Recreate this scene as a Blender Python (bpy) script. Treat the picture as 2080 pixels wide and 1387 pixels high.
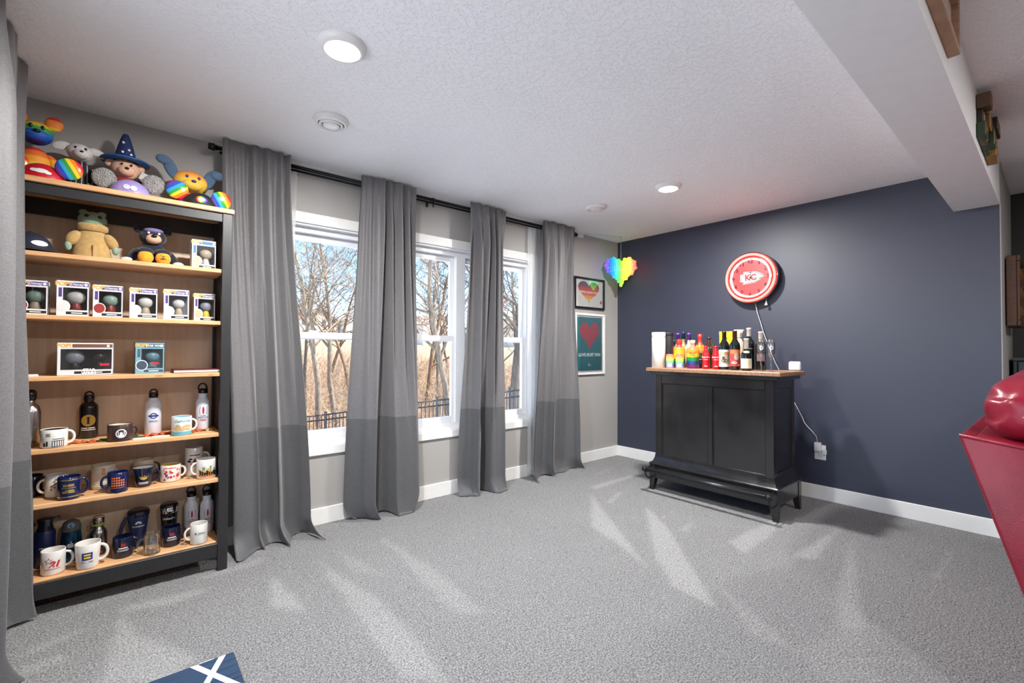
import bpy, bmesh, math, random
import numpy as np
from mathutils import Vector, Matrix

# ------------------------------------------------------------------ camera, world, lights, exposure
for _o in list(bpy.data.objects): bpy.data.objects.remove(_o, do_unlink=True)
SC = bpy.context.scene
COL = SC.collection
PI = math.pi

F_PX, YAW, PITCH, ROLL = 937.47, 0.70009, 0.017047, 0.004914
CAM_AT = Vector((-4.3504, -3.2784, 1.2047))
_f = Vector((math.sin(YAW)*math.cos(PITCH), math.cos(YAW)*math.cos(PITCH), math.sin(PITCH)))
_r0 = Vector((math.cos(YAW), -math.sin(YAW), 0)); _u0 = _r0.cross(_f)
_r = math.cos(ROLL)*_r0 + math.sin(ROLL)*_u0; _u = -math.sin(ROLL)*_r0 + math.cos(ROLL)*_u0
cam = bpy.data.cameras.new('camera'); camo = bpy.data.objects.new('camera', cam); COL.objects.link(camo)
cam.sensor_fit = 'HORIZONTAL'; cam.sensor_width = 36.0; cam.lens = F_PX*36.0/2080.0
cam.clip_start = 0.02; cam.clip_end = 500
camo.matrix_world = Matrix(((_r.x, _u.x, -_f.x, CAM_AT.x), (_r.y, _u.y, -_f.y, CAM_AT.y), (_r.z, _u.z, -_f.z, CAM_AT.z), (0, 0, 0, 1)))
SC.camera = camo

W = bpy.data.worlds.new('sky'); SC.world = W; W.use_nodes = True
_n = W.node_tree.nodes; _l = W.node_tree.links
_bg = _n['Background']; _sky = _n.new('ShaderNodeTexSky')
_sky.sky_type = 'NISHITA'; _sky.sun_disc = False
_sky.sun_elevation = math.radians(50); _sky.sun_rotation = math.radians(100)
_sky.air_density = 1.0; _sky.dust_density = 0.1; _sky.ozone_density = 2.0; _sky.altitude = 2500
_hs = _n.new('ShaderNodeHueSaturation'); _hs.inputs['Saturation'].default_value = 1.2; _l.new(_sky.outputs[0], _hs.inputs['Color'])
_l.new(_hs.outputs[0], _bg.inputs[0]); _bg.inputs[1].default_value = 0.245

_s = bpy.data.lights.new('sun', 'SUN'); _s.energy = 7.5; _s.angle = math.radians(0.6); _s.color = (1.0, 0.93, 0.83)
_so = bpy.data.objects.new('sun', _s); COL.objects.link(_so)
_so.rotation_euler = Vector((-0.40, 0.25, -0.85)).to_track_quat('-Z', 'Y').to_euler()   # along the window wall: never enters the room

LAMP_W = 28.0            # each ceiling lamp
VS = SC.view_settings
VS.view_transform = 'Standard'; VS.look = 'None'; VS.gamma = 1.0; VS.use_curve_mapping = False
VS.exposure = 1.46

# ------------------------------------------------------------------ materials
def srgb(r, g, b):
    f = lambda c: (c/12.92 if c <= 0.04045 else ((c+0.055)/1.055)**2.4)
    return (f(r/255), f(g/255), f(b/255), 1.0)

class NT:
    def __init__(s, m):
        m.use_nodes = True; s.t = m.node_tree; s.b = s.t.nodes['Principled BSDF']; s.out = s.t.nodes['Material Output']
    def n(s, ty, **kw):
        x = s.t.nodes.new(ty)
        for k, v in kw.items():
            if k in x.inputs: x.inputs[k].default_value = v
            else: setattr(x, k, v)
        return x
    def l(s, a, b): s.t.links.new(a, b)
    def coord(s, scale=(1, 1, 1), rot=(0, 0, 0), kind='Object', loc=(0, 0, 0)):
        c = s.n('ShaderNodeTexCoord'); m = s.n('ShaderNodeMapping')
        m.inputs['Scale'].default_value = scale; m.inputs['Rotation'].default_value = rot; m.inputs['Location'].default_value = loc
        s.l(c.outputs[kind], m.inputs[0]); return m.outputs[0]
    def noise(s, vec, scale, detail=2.0, rough=0.5):
        x = s.n('ShaderNodeTexNoise'); x.inputs['Scale'].default_value = scale; x.inputs['Detail'].default_value = detail; x.inputs['Roughness'].default_value = rough
        s.l(vec, x.inputs['Vector']); return x.outputs['Fac']
    def ramp(s, fac, stops, interp='LINEAR'):
        x = s.n('ShaderNodeValToRGB'); x.color_ramp.interpolation = interp
        e = x.color_ramp.elements
        while len(e) < len(stops): e.new(1.0)
        for i, (p, c) in enumerate(stops): e[i].position = p; e[i].color = c
        s.l(fac, x.inputs[0]); return x.outputs[0]
    def bump(s, h, strength=0.3, dist=0.01):
        x = s.n('ShaderNodeBump'); x.inputs['Strength'].default_value = strength; x.inputs['Distance'].default_value = dist
        s.l(h, x.inputs['Height']); s.l(x.outputs[0], s.b.inputs['Normal'])

MATS = {}
def mat(name, rgb, rough=0.5, metal=0.0, spec=0.5, vary=0.0, vscale=20.0, bump=0.0, bscale=200.0, emit=None, estr=0.0, coat=0.0, sheen=0.0, trans=0.0, stretch=(1, 1, 1)):
    if name in MATS: return MATS[name]
    m = bpy.data.materials.new(name); t = NT(m); b = t.b
    c = srgb(*rgb)
    b.inputs['Base Color'].default_value = c; b.inputs['Roughness'].default_value = rough; b.inputs['Metallic'].default_value = metal
    b.inputs['Specular IOR Level'].default_value = spec
    if coat: b.inputs['Coat Weight'].default_value = coat; b.inputs['Coat Roughness'].default_value = 0.08
    if sheen: b.inputs['Sheen Weight'].default_value = sheen
    if trans: b.inputs['Transmission Weight'].default_value = trans
    if emit: b.inputs['Emission Color'].default_value = srgb(*emit); b.inputs['Emission Strength'].default_value = estr
    v = t.coord(stretch)
    k = vary if vary else 0.06
    f = t.noise(v, vscale, 3.0)
    d = tuple(max(0.0, x*(1-k)) for x in c[:3]) + (1,); u = tuple(min(1.0, x*(1+k)) for x in c[:3]) + (1,)
    t.l(t.ramp(f, [(0.3, d), (0.7, u)]), b.inputs['Base Color'])
    if bump: t.bump(t.noise(v, bscale, 2.0), bump, 0.004)
    MATS[name] = m; return m

def glass(name, tint=(1, 1, 1), gloss=0.07, rough=0.01):
    if name in MATS: return MATS[name]
    m = bpy.data.materials.new(name); t = NT(m)
    tr = t.n('ShaderNodeBsdfTransparent'); tr.inputs[0].default_value = (*tint, 1)
    gl = t.n('ShaderNodeBsdfGlossy'); gl.inputs['Roughness'].default_value = rough
    fr = t.n('ShaderNodeLayerWeight'); fr.inputs['Blend'].default_value = 0.25
    mp = t.n('ShaderNodeMath', operation='MULTIPLY_ADD'); mp.inputs[1].default_value = 0.5; mp.inputs[2].default_value = gloss
    t.l(fr.outputs['Fresnel'], mp.inputs[0])
    mx = t.n('ShaderNodeMixShader'); t.l(mp.outputs[0], mx.inputs[0]); t.l(tr.outputs[0], mx.inputs[1]); t.l(gl.outputs[0], mx.inputs[2])
    t.l(mx.outputs[0], t.out.inputs[0]); MATS[name] = m; return m

RAINBOW6 = [(226, 40, 45), (245, 140, 35), (250, 215, 40), (60, 165, 75), (40, 95, 190), (120, 50, 150)]
def bands(name, cols, axis='Z', lo=0.0, hi=1.0, rough=0.4, ang=0.0, soft=False, emit=0.0):
    """stripes of colour along one object axis between lo and hi (metres)"""
    if name in MATS: return MATS[name]
    m = bpy.data.materials.new(name); t = NT(m)
    v = t.coord((1, 1, 1), (0, ang, 0)); sp = t.n('ShaderNodeSeparateXYZ'); t.l(v, sp.inputs[0])
    mr = t.n('ShaderNodeMapRange'); mr.inputs['From Min'].default_value = lo; mr.inputs['From Max'].default_value = hi
    t.l(sp.outputs[axis], mr.inputs[0])
    n = len(cols)
    if soft: st = [(i/(n-1), srgb(*c)) for i, c in enumerate(cols)]
    else: st = [(i/n, srgb(*c)) for i, c in enumerate(cols)]
    c = t.ramp(mr.outputs[0], st, 'LINEAR' if soft else 'CONSTANT')
    t.l(c, t.b.inputs['Base Color']); t.b.inputs['Roughness'].default_value = rough
    if emit: t.l(c, t.b.inputs['Emission Color']); t.b.inputs['Emission Strength'].default_value = emit
    MATS[name] = m; return m

# ------------------------------------------------------------------ mesh helpers
class MB:
    """collects shapes, links them as one mesh object"""
    def __init__(s): s.v = []; s.f = []; s.sm = []
    def add(s, vs, fs, smooth=False):
        o = len(s.v); s.v.extend(tuple(v) for v in vs); s.f.extend([tuple(i+o for i in f) for f in fs]); s.sm.extend([smooth]*len(fs)); return s
    def box(s, x0, x1, y0, y1, z0, z1):
        vs = [(x, y, z) for z in (z0, z1) for y in (y0, y1) for x in (x0, x1)]
        return s.add(vs, [(0, 2, 3, 1), (4, 5, 7, 6), (0, 1, 5, 4), (2, 6, 7, 3), (0, 4, 6, 2), (1, 3, 7, 5)])
    def rbox(s, x0, x1, y0, y1, z0, z1, r=0.004, seg=2):
        bm = bmesh.new(); bmesh.ops.create_cube(bm, size=1.0)
        for v in bm.verts: v.co = Vector((x0+(v.co.x+.5)*(x1-x0), y0+(v.co.y+.5)*(y1-y0), z0+(v.co.z+.5)*(z1-z0)))
        r = min(r, 0.49*min(x1-x0, y1-y0, z1-z0))
        bmesh.ops.bevel(bm, geom=list(bm.edges), offset=r, segments=seg, profile=0.5, affect='EDGES')
        bm.verts.index_update()
        s.add([v.co[:] for v in bm.verts], [[v.index for v in f.verts] for f in bm.faces], seg > 1); bm.free(); return s
    def lathe(s, prof, seg=28, at=(0, 0, 0), sx=1.0, sy=1.0, smooth=True, wob=None):
        vs = []; fs = []; n = len(prof)
        for (r, z) in prof:
            for k in range(seg):
                a = 2*PI*k/seg; rr = r*(wob(a, z) if wob else 1.0)
                vs.append((at[0]+rr*sx*math.cos(a), at[1]+rr*sy*math.sin(a), at[2]+z))
        for i in range(n-1):
            for k in range(seg):
                k2 = (k+1) % seg; fs.append((i*seg+k, i*seg+k2, (i+1)*seg+k2, (i+1)*seg+k))
        return s.add(vs, fs, smooth)
    def ell(s, c, r, seg=20, rings=12, M=None):
        vs = []; fs = []
        for i in range(rings+1):
            th = PI*i/rings
            for k in range(seg):
                a = 2*PI*k/seg; q = Vector((r[0]*math.sin(th)*math.cos(a), r[1]*math.sin(th)*math.sin(a), -r[2]*math.cos(th)))
                if M is not None: q = M @ q
                vs.append((c[0]+q.x, c[1]+q.y, c[2]+q.z))
        for i in range(rings):
            for k in range(seg):
                k2 = (k+1) % seg; fs.append((i*seg+k, i*seg+k2, (i+1)*seg+k2, (i+1)*seg+k))
        return s.add(vs, fs, True)
    def tube(s, pts, r, seg=8, closed=False, cap=True):
        pts = [Vector(p) for p in pts]; n = len(pts); vs = []; fs = []
        rr = r if isinstance(r, (list, tuple)) else [r]*n
        up = Vector((0, 0, 1)); prev = None
        for i, p in enumerate(pts):
            a = pts[(i-1) % n] if (i > 0 or closed) else p; b = pts[(i+1) % n] if (i < n-1 or closed) else p
            d = (b-a).normalized() if (b-a).length > 1e-9 else Vector((0, 0, 1))
            if prev is None:
                x = d.cross(up if abs(d.z) < 0.9 else Vector((1, 0, 0))).normalized()
            else:
                x = (prev - d*prev.dot(d)); x = x.normalized() if x.length > 1e-6 else d.cross(Vector((1, 0, 0))).normalized()
            prev = x; y = d.cross(x)
            for k in range(seg):
                t = 2*PI*k/seg; q = p + rr[i]*(math.cos(t)*x + math.sin(t)*y); vs.append(q[:])
        m = n if closed else n-1
        for i in range(m):
            j = (i+1) % n
            for k in range(seg):
                k2 = (k+1) % seg; fs.append((i*seg+k, i*seg+k2, j*seg+k2, j*seg+k))
        if cap and not closed: fs.append(tuple(range(seg))[::-1]); fs.append(tuple((n-1)*seg+k for k in range(seg)))
        return s.add(vs, fs, True)
    def prism(s, poly, y0, y1):
        """polygon in x,z extruded along y"""
        n = len(poly); vs = [(x, y0, z) for x, z in poly] + [(x, y1, z) for x, z in poly]
        fs = [tuple(range(n)), tuple(range(2*n-1, n-1, -1))] + [(i, i+n, (i+1) % n+n, (i+1) % n) for i in range(n)]
        return s.add(vs, fs)
    def grid(s, fn, nu, nv, smooth=True, flip=False, wrap=False):
        vs = [fn(i/nu, j/nv) for j in range(nv+1) for i in range(nu+1)]; fs = []
        for j in range(nv):
            for i in range(nu):
                a = j*(nu+1)+i; q = (a, a+1, a+nu+2, a+nu+1); fs.append(q[::-1] if flip else q)
        return s.add(vs, fs, smooth)
    def map(s, fn): s.v = [tuple(fn(Vector(v))) for v in s.v]; return s
    def mesh(s, name):
        me = bpy.data.meshes.new(name); me.from_pydata(s.v, [], s.f); me.update()
        me.polygons.foreach_set('use_smooth', s.sm); return me
    def build(s, name, material, parent=None, loc=None, rz=None):
        me = s.mesh(name); 
        if material: me.materials.append(material)
        return put(name, me, parent, loc, rz)

def put(name, me, parent=None, loc=None, rz=None):
    o = bpy.data.objects.new(name, me); COL.objects.link(o)
    if parent: o.parent = parent
    if loc: o.location = loc
    if rz is not None: o.rotation_euler = (0, 0, rz)
    return o
def tag(o, label=None, cat=None, group=None, kind=None):
    if label: o['label'] = label
    if cat: o['category'] = cat
    if group: o['group'] = group
    if kind: o['kind'] = kind
    return o
def thing(name, label, cat, loc=(0, 0, 0), rz=0.0, group=None):
    o = bpy.data.objects.new(name, None); COL.objects.link(o); o.empty_display_size = 0.05
    o.location = loc; o.rotation_euler = (0, 0, rz); return tag(o, label, cat, group)
def struct(name, mb, m, parent=None, label=None):
    o = mb.build(name, m, parent)
    if not parent: o['kind'] = 'structure'
    if label: o['label'] = label
    return o
def solidify(o, t, off=0.0):
    md = o.modifiers.new('thickness', 'SOLIDIFY'); md.thickness = t; md.offset = off; return o

_fonts = {}
def text_geo(body, size, bold=0.0, width=1.0, spacing=1.0, shear=0.0, align='CENTER'):
    """verts (u, v) and faces of a line of lettering, centred"""
    cu = bpy.data.curves.new('lettering', 'FONT'); cu.body = body; cu.size = size; cu.align_x = align; cu.align_y = 'CENTER'
    cu.offset = bold*size; cu.space_character = spacing; cu.shear = shear; cu.resolution_u = 2; cu.fill_mode = 'FRONT'
    o = bpy.data.objects.new('lettering', cu); me = bpy.data.meshes.new_from_object(o)
    vs = [(v.co.x*width, v.co.y) for v in me.vertices]; fs = [tuple(p.vertices) for p in me.polygons]
    bpy.data.objects.remove(o); bpy.data.curves.remove(cu); bpy.data.meshes.remove(me)
    return vs, fs
def fit(geo, width):
    us = [u for u, v in geo[0]]; c = (max(us)+min(us))/2; k = width/(max(us)-min(us)); vc = sum(v for u, v in geo[0])/len(us)
    return [((u-c)*k, v*k) for u, v in geo[0]], geo[1]
def on_cyl(r, z, th=0.0, r2=None, h=1.0, off=0.0008):
    """maps (u, v) onto an upright surface of radius r facing th (0 = -y); r2 = radius at +h for tapers"""
    k = 0.0 if r2 is None else (r2-r)/h
    def f(u, v):
        rr = r + k*v + off; a = th + u/r; return (rr*math.sin(a), -rr*math.cos(a), z+v)
    return f
def on_plane(o, right, up):
    o = Vector(o); right = Vector(right); up = Vector(up)
    return lambda u, v: tuple(o + right*u + up*v)
def decal(parent, name, geo, fn, m, du=0.0, dv=0.0):
    vs, fs = geo; mb = MB(); mb.add([fn(u+du, v+dv) for u, v in vs], fs)
    return mb.build(name, m, parent)
def disc_geo(rx, ry=None, n=24, rings=4, inner=0.0):
    ry = ry or rx; vs = []; fs = []
    for j in range(rings+1):
        q = inner+(1-inner)*j/rings
        for k in range(n): a = 2*PI*k/n; vs.append((rx*q*math.cos(a), ry*q*math.sin(a)))
    for j in range(rings):
        for k in range(n): k2 = (k+1) % n; fs.append((j*n+k, (j+1)*n+k, (j+1)*n+k2, j*n+k2))
    return vs, fs
def rect_geo(w, h, nu=8, nv=1, cx=0.0, cy=0.0):
    vs = [(cx-w/2+w*i/nu, cy-h/2+h*j/nv) for j in range(nv+1) for i in range(nu+1)]
    fs = [(j*(nu+1)+i, j*(nu+1)+i+1, (j+1)*(nu+1)+i+1, (j+1)*(nu+1)+i) for j in range(nv) for i in range(nu)]
    return vs, fs
def poly_geo(pts): return list(pts), [tuple(range(len(pts)))]
def join_geo(*gs):
    vs = []; fs = []
    for g in gs:
        o = len(vs); vs += list(g[0]); fs += [tuple(i+o for i in f) for f in g[1]]
    return vs, fs
def shift(g, du, dv): return [(u+du, v+dv) for u, v in g[0]], g[1]
def heart_pts(w, n=40):
    pts = []
    for k in range(n):
        t = 2*PI*k/n; x = 16*math.sin(t)**3; y = 13*math.cos(t)-5*math.cos(2*t)-2*math.cos(3*t)-math.cos(4*t)
        pts.append((x*w/32.0, (y+2.5)*w/32.0))
    return pts
# ================================================================== the room
H = 2.44
XL, YF, XFAR, YE = -4.86, -6.4, 0.98, -3.036
m_wall = mat('wall_paint', (170, 167, 163), 0.6, vary=0.02, vscale=3)
m_white = mat('white_trim', (236, 235, 232), 0.35, vary=0.015)
m_vinyl = mat('white_vinyl', (240, 241, 243), 0.3, vary=0.01)

def navy_paint():
    m = bpy.data.materials.new('navy_paint'); t = NT(m); v = t.coord()
    t.l(t.ramp(t.noise(v, 1.5, 3), [(0.3, srgb(46, 50, 68)), (0.7, srgb(50, 54, 73))]), t.b.inputs['Base Color'])
    t.b.inputs['Roughness'].default_value = 0.5; t.b.inputs['Specular IOR Level'].default_value = 0.7
    t.bump(t.noise(v, 260, 2), 0.06, 0.002); return m
m_navy = navy_paint()
def knockdown():
    m = bpy.data.materials.new('knockdown_ceiling'); t = NT(m); v = t.coord()
    t.b.inputs['Roughness'].default_value = 0.8
    vo = t.noise(t.coord((1, 1.6, 1)), 42, 4, 0.55)
    h = t.ramp(vo, [(0.42, (0, 0, 0, 1)), (0.56, (1, 1, 1, 1))])
    t.l(t.ramp(t.noise(v, 2.0, 2), [(0.3, srgb(247, 248, 249)), (0.7, srgb(250, 251, 252))]), t.b.inputs['Base Color'])
    t.bump(h, 0.5, 0.004); return m
m_ceil = knockdown()

# --- floor: carpet with vacuum tracks (pile brushed the other way)
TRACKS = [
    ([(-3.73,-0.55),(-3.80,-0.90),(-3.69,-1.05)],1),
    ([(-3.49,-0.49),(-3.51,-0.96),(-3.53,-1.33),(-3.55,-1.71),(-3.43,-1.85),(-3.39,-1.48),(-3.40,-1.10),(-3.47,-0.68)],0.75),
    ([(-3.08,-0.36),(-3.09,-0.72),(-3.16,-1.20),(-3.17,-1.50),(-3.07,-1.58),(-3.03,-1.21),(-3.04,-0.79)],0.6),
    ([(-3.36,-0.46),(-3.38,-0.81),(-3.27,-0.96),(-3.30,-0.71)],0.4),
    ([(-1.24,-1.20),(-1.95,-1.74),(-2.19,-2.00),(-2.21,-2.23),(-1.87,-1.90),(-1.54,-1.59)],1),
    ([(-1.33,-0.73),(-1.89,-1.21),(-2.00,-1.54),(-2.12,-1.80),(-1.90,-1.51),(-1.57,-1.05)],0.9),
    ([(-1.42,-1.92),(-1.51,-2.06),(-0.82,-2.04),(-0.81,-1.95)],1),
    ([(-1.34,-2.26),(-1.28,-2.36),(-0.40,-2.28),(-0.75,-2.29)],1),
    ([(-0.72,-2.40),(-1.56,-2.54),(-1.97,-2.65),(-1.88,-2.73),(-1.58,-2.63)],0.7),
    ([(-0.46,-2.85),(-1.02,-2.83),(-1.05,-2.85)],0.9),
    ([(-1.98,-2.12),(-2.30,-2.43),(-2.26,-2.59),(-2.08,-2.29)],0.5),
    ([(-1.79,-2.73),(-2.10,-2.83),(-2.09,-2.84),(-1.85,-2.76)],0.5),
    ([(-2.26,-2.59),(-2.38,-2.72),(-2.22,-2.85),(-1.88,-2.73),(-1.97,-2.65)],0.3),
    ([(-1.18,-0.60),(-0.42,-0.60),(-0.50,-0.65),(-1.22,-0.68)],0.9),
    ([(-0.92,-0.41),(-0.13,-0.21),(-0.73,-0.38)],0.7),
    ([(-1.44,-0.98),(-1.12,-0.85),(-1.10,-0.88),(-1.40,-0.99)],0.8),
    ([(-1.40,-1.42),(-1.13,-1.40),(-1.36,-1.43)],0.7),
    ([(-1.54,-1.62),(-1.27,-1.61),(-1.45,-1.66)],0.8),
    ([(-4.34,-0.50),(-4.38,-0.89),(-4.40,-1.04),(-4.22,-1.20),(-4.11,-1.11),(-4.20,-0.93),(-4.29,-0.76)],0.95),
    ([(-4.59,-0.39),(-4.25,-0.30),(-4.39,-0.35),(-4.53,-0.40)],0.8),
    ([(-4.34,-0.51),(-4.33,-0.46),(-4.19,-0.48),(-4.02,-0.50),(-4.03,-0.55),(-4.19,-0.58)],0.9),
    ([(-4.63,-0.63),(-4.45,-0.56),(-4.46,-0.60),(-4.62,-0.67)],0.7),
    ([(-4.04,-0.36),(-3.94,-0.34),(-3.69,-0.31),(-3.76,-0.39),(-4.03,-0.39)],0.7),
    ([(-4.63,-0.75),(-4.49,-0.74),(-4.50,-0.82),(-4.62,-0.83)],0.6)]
def carpet_mat():
    m = bpy.data.materials.new('carpet'); t = NT(m); v = t.coord()
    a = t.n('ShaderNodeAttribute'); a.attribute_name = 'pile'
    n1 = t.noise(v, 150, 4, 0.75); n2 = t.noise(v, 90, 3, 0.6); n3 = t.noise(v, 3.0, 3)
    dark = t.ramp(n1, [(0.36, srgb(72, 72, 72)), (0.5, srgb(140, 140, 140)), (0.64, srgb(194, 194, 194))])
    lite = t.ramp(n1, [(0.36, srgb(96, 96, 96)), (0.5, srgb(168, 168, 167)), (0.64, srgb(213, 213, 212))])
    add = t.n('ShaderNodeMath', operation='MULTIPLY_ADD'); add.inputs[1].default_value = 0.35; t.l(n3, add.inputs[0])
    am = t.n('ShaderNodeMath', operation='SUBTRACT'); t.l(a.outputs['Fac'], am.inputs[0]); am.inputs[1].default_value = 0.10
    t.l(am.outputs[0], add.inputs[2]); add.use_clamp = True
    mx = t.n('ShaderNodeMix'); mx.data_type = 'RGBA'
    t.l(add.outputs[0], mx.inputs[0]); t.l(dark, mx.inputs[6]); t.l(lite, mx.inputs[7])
    t.l(mx.outputs[2], t.b.inputs['Base Color'])
    t.b.inputs['Roughness'].default_value = 1.0; t.b.inputs['Specular IOR Level'].default_value = 0.1; t.b.inputs['Sheen Weight'].default_value = 0.15
    hs = t.n('ShaderNodeMath', operation='ADD'); t.l(n1, hs.inputs[0]); t.l(n2, hs.inputs[1])
    t.bump(hs.outputs[0], 0.9, 0.012); return m
def carpet():
    dx = 0.016; nx = int((XFAR-XL)/dx); ny = int((0-(-3.6))/dx)
    xs = np.linspace(XL, XFAR, nx+1); ys = np.linspace(-3.6, 0.0, ny+1)
    X, Y = np.meshgrid(xs, ys); A = np.zeros_like(X)
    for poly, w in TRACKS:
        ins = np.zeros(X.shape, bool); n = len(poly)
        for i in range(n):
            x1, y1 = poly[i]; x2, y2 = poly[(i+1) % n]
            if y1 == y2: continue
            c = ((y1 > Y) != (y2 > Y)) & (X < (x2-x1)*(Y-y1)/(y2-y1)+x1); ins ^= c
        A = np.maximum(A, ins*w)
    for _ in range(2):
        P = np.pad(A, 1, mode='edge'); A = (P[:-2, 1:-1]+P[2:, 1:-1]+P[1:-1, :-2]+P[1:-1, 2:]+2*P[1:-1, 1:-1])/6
    rng = np.random.default_rng(3); Z = rng.normal(0, 0.0012, X.shape)
    vs = np.stack([X, Y, Z], -1).reshape(-1, 3)
    k = nx+1; i, j = np.meshgrid(np.arange(nx), np.arange(ny)); a = (j*k+i).ravel()
    fs = np.stack([a, a+1, a+k+1, a+k], -1)
    n0 = len(vs)
    ext = [(XL, YF, 0), (XFAR, YF, 0), (XFAR, -3.6, 0), (XL, -3.6, 0)]
    vl = vs.tolist()+ext; fl = fs.tolist()+[[n0, n0+1, n0+2, n0+3]]
    me = bpy.data.meshes.new('floor'); me.from_pydata(vl, [], fl); me.update()
    at = me.attributes.new('pile', 'FLOAT', 'POINT'); at.data.foreach_set('value', np.concatenate([A.ravel(), np.zeros(4)]).astype(np.float32))
    me.polygons.foreach_set('use_smooth', [True]*len(fl))
    me.materials.append(carpet_mat()); o = put('floor', me); o['kind'] = 'structure'; o['label'] = 'grey cut pile carpet with vacuum tracks'
carpet()
struct('ceiling', MB().box(XL-.15, XFAR+.15, YF-.15, 0.16, H, H+.2), m_ceil, label='white knockdown textured ceiling')

# --- window wall with one wide opening
OX0, OX1, OZ0, OZ1 = -3.735, -1.325, 0.535, 2.05
wb = MB(); wb.box(XL-.15, OX0, 0, .16, -.1, H); wb.box(OX1, 0.12, 0, .16, -.1, H); wb.box(OX0, OX1, 0, .16, -.1, OZ0); wb.box(OX0, OX1, 0, .16, OZ1, H)
struct('wall_back', wb, m_wall, label='warm grey wall with the wide window')
struct('wall_right', MB().box(0, .12, YE+.002, 0, -.1, H), m_navy, label='navy blue accent wall behind the bar')
struct('wall_return', MB().box(0.004, XFAR, YE-.004, YE+.09, -.1, H), m_wall)
struct('wall_far', MB().box(XFAR, XFAR+.15, YF, YE, -.1, H), mat('charcoal_paint', (44, 41, 42), .6, vary=.03))
struct('wall_front', MB().box(XL-.15, XFAR+.15, YF-.15, YF, -.1, H), m_wall)
# left wall with a sliding patio door opening
DY0, DY1, DZ1 = -3.05, -0.95, 2.08
wl = MB(); wl.box(XL-.15, XL, DY1, 0, -.1, H); wl.box(XL-.15, XL, YF, DY0, -.1, H); wl.box(XL-.15, XL, DY0, DY1, DZ1, H); wl.box(XL-.15, XL, DY0, DY1, -.1, 0.0)
struct('wall_left', wl, m_wall)
d = struct('door_1', MB().box(XL-.12, XL-.04, DY0, DY1, 0.0, .05).box(XL-.12, XL-.04, DY0, DY1, DZ1-.05, DZ1).box(XL-.12, XL-.04, DY0, DY0+.05, .05, DZ1-.05).box(XL-.12, XL-.04, DY1-.05, DY1, .05, DZ1-.05), m_vinyl, label='white sliding patio door beside the long curtain')
for k in range(2):
    y0 = DY0+.05+k*1.0; y1 = y0+1.0; x = XL-.085 + .02*k
    s = MB().box(x-.018, x, y0, y0+.07, .05, DZ1-.05).box(x-.018, x, y1-.07, y1, .05, DZ1-.05).box(x-.018, x, y0+.07, y1-.07, .05, .13).box(x-.018, x, y0+.07, y1-.07, DZ1-.13, DZ1-.05).build('door_leaf', m_vinyl, d)
    MB().box(x-.011, x-.007, y0+.07, y1-.07, .13, DZ1-.13).build('pane', glass('window_glass'), s)

# --- beam
struct('trim_beam', MB().box(XL, 0.0, YE, -2.817, 2.165, H), mat('beam_paint', (246, 246, 246), .55, vary=.015), label='white boxed ceiling beam')
# --- baseboards
def bb(name, *boxes):
    mb = MB()
    for b in boxes: mb.box(*b, 0.0, .115)
    o = struct(name, mb, m_white); md = o.modifiers.new('edge', 'BEVEL'); md.width = .004; md.segments = 2; md.limit_method = 'ANGLE'
bb('baseboard_back', (XL, 0, -.014, 0))
bb('baseboard_right', (-.014, 0, YE, -.014))
bb('baseboard_return', (0.0, XFAR, YE-.018, YE-.004))
bb('baseboard_far', (XFAR-.014, XFAR, YF, YE-.02))
bb('baseboard_front', (XL, XFAR, YF, YF+.014))
bb('baseboard_left', (XL, XL+.014, DY1, -.02), (XL, XL+.014, YF, DY0))
# --- casing round the window, and a slim strip under the ceiling
t2 = tag(bpy.data.objects.new('trim_1', None), 'white mitred casing framing the wide window', None, None, 'structure'); COL.objects.link(t2)
cw = .072
for nm, poly in (('casing_board', [(OX0-cw, OZ1+cw), (OX1+cw, OZ1+cw), (OX1, OZ1), (OX0, OZ1)]), ('casing_board', [(OX0-cw, OZ0-.06), (OX1+cw, OZ0-.06), (OX1, OZ0), (OX0, OZ0)]),
                 ('casing_board', [(OX0-cw, OZ0-.06), (OX0-cw, OZ1+cw), (OX0, OZ1), (OX0, OZ0)]), ('casing_board', [(OX1+cw, OZ0-.06), (OX1+cw, OZ1+cw), (OX1, OZ1), (OX1, OZ0)])):
    b = MB().prism(poly, -.018, 0.0).build(nm, m_white, t2); md = b.modifiers.new('edge', 'BEVEL'); md.width = .003; md.segments = 2
for bx in ((OX0, OX1, 0, .05, OZ1-.012, OZ1), (OX0, OX1, 0, .05, OZ0, OZ0+.012), (OX0, OX0+.012, 0, .05, OZ0, OZ1), (OX1-.012, OX1, 0, .05, OZ0, OZ1)):
    MB().box(*bx).build('jamb_liner', m_white, t2)
struct('trim_2', MB().box(-3.96, -.62, -.022, 0, H-.045, H).box(-3.96, -.62, -.03, -.022, H-.014, H), m_white)
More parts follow.
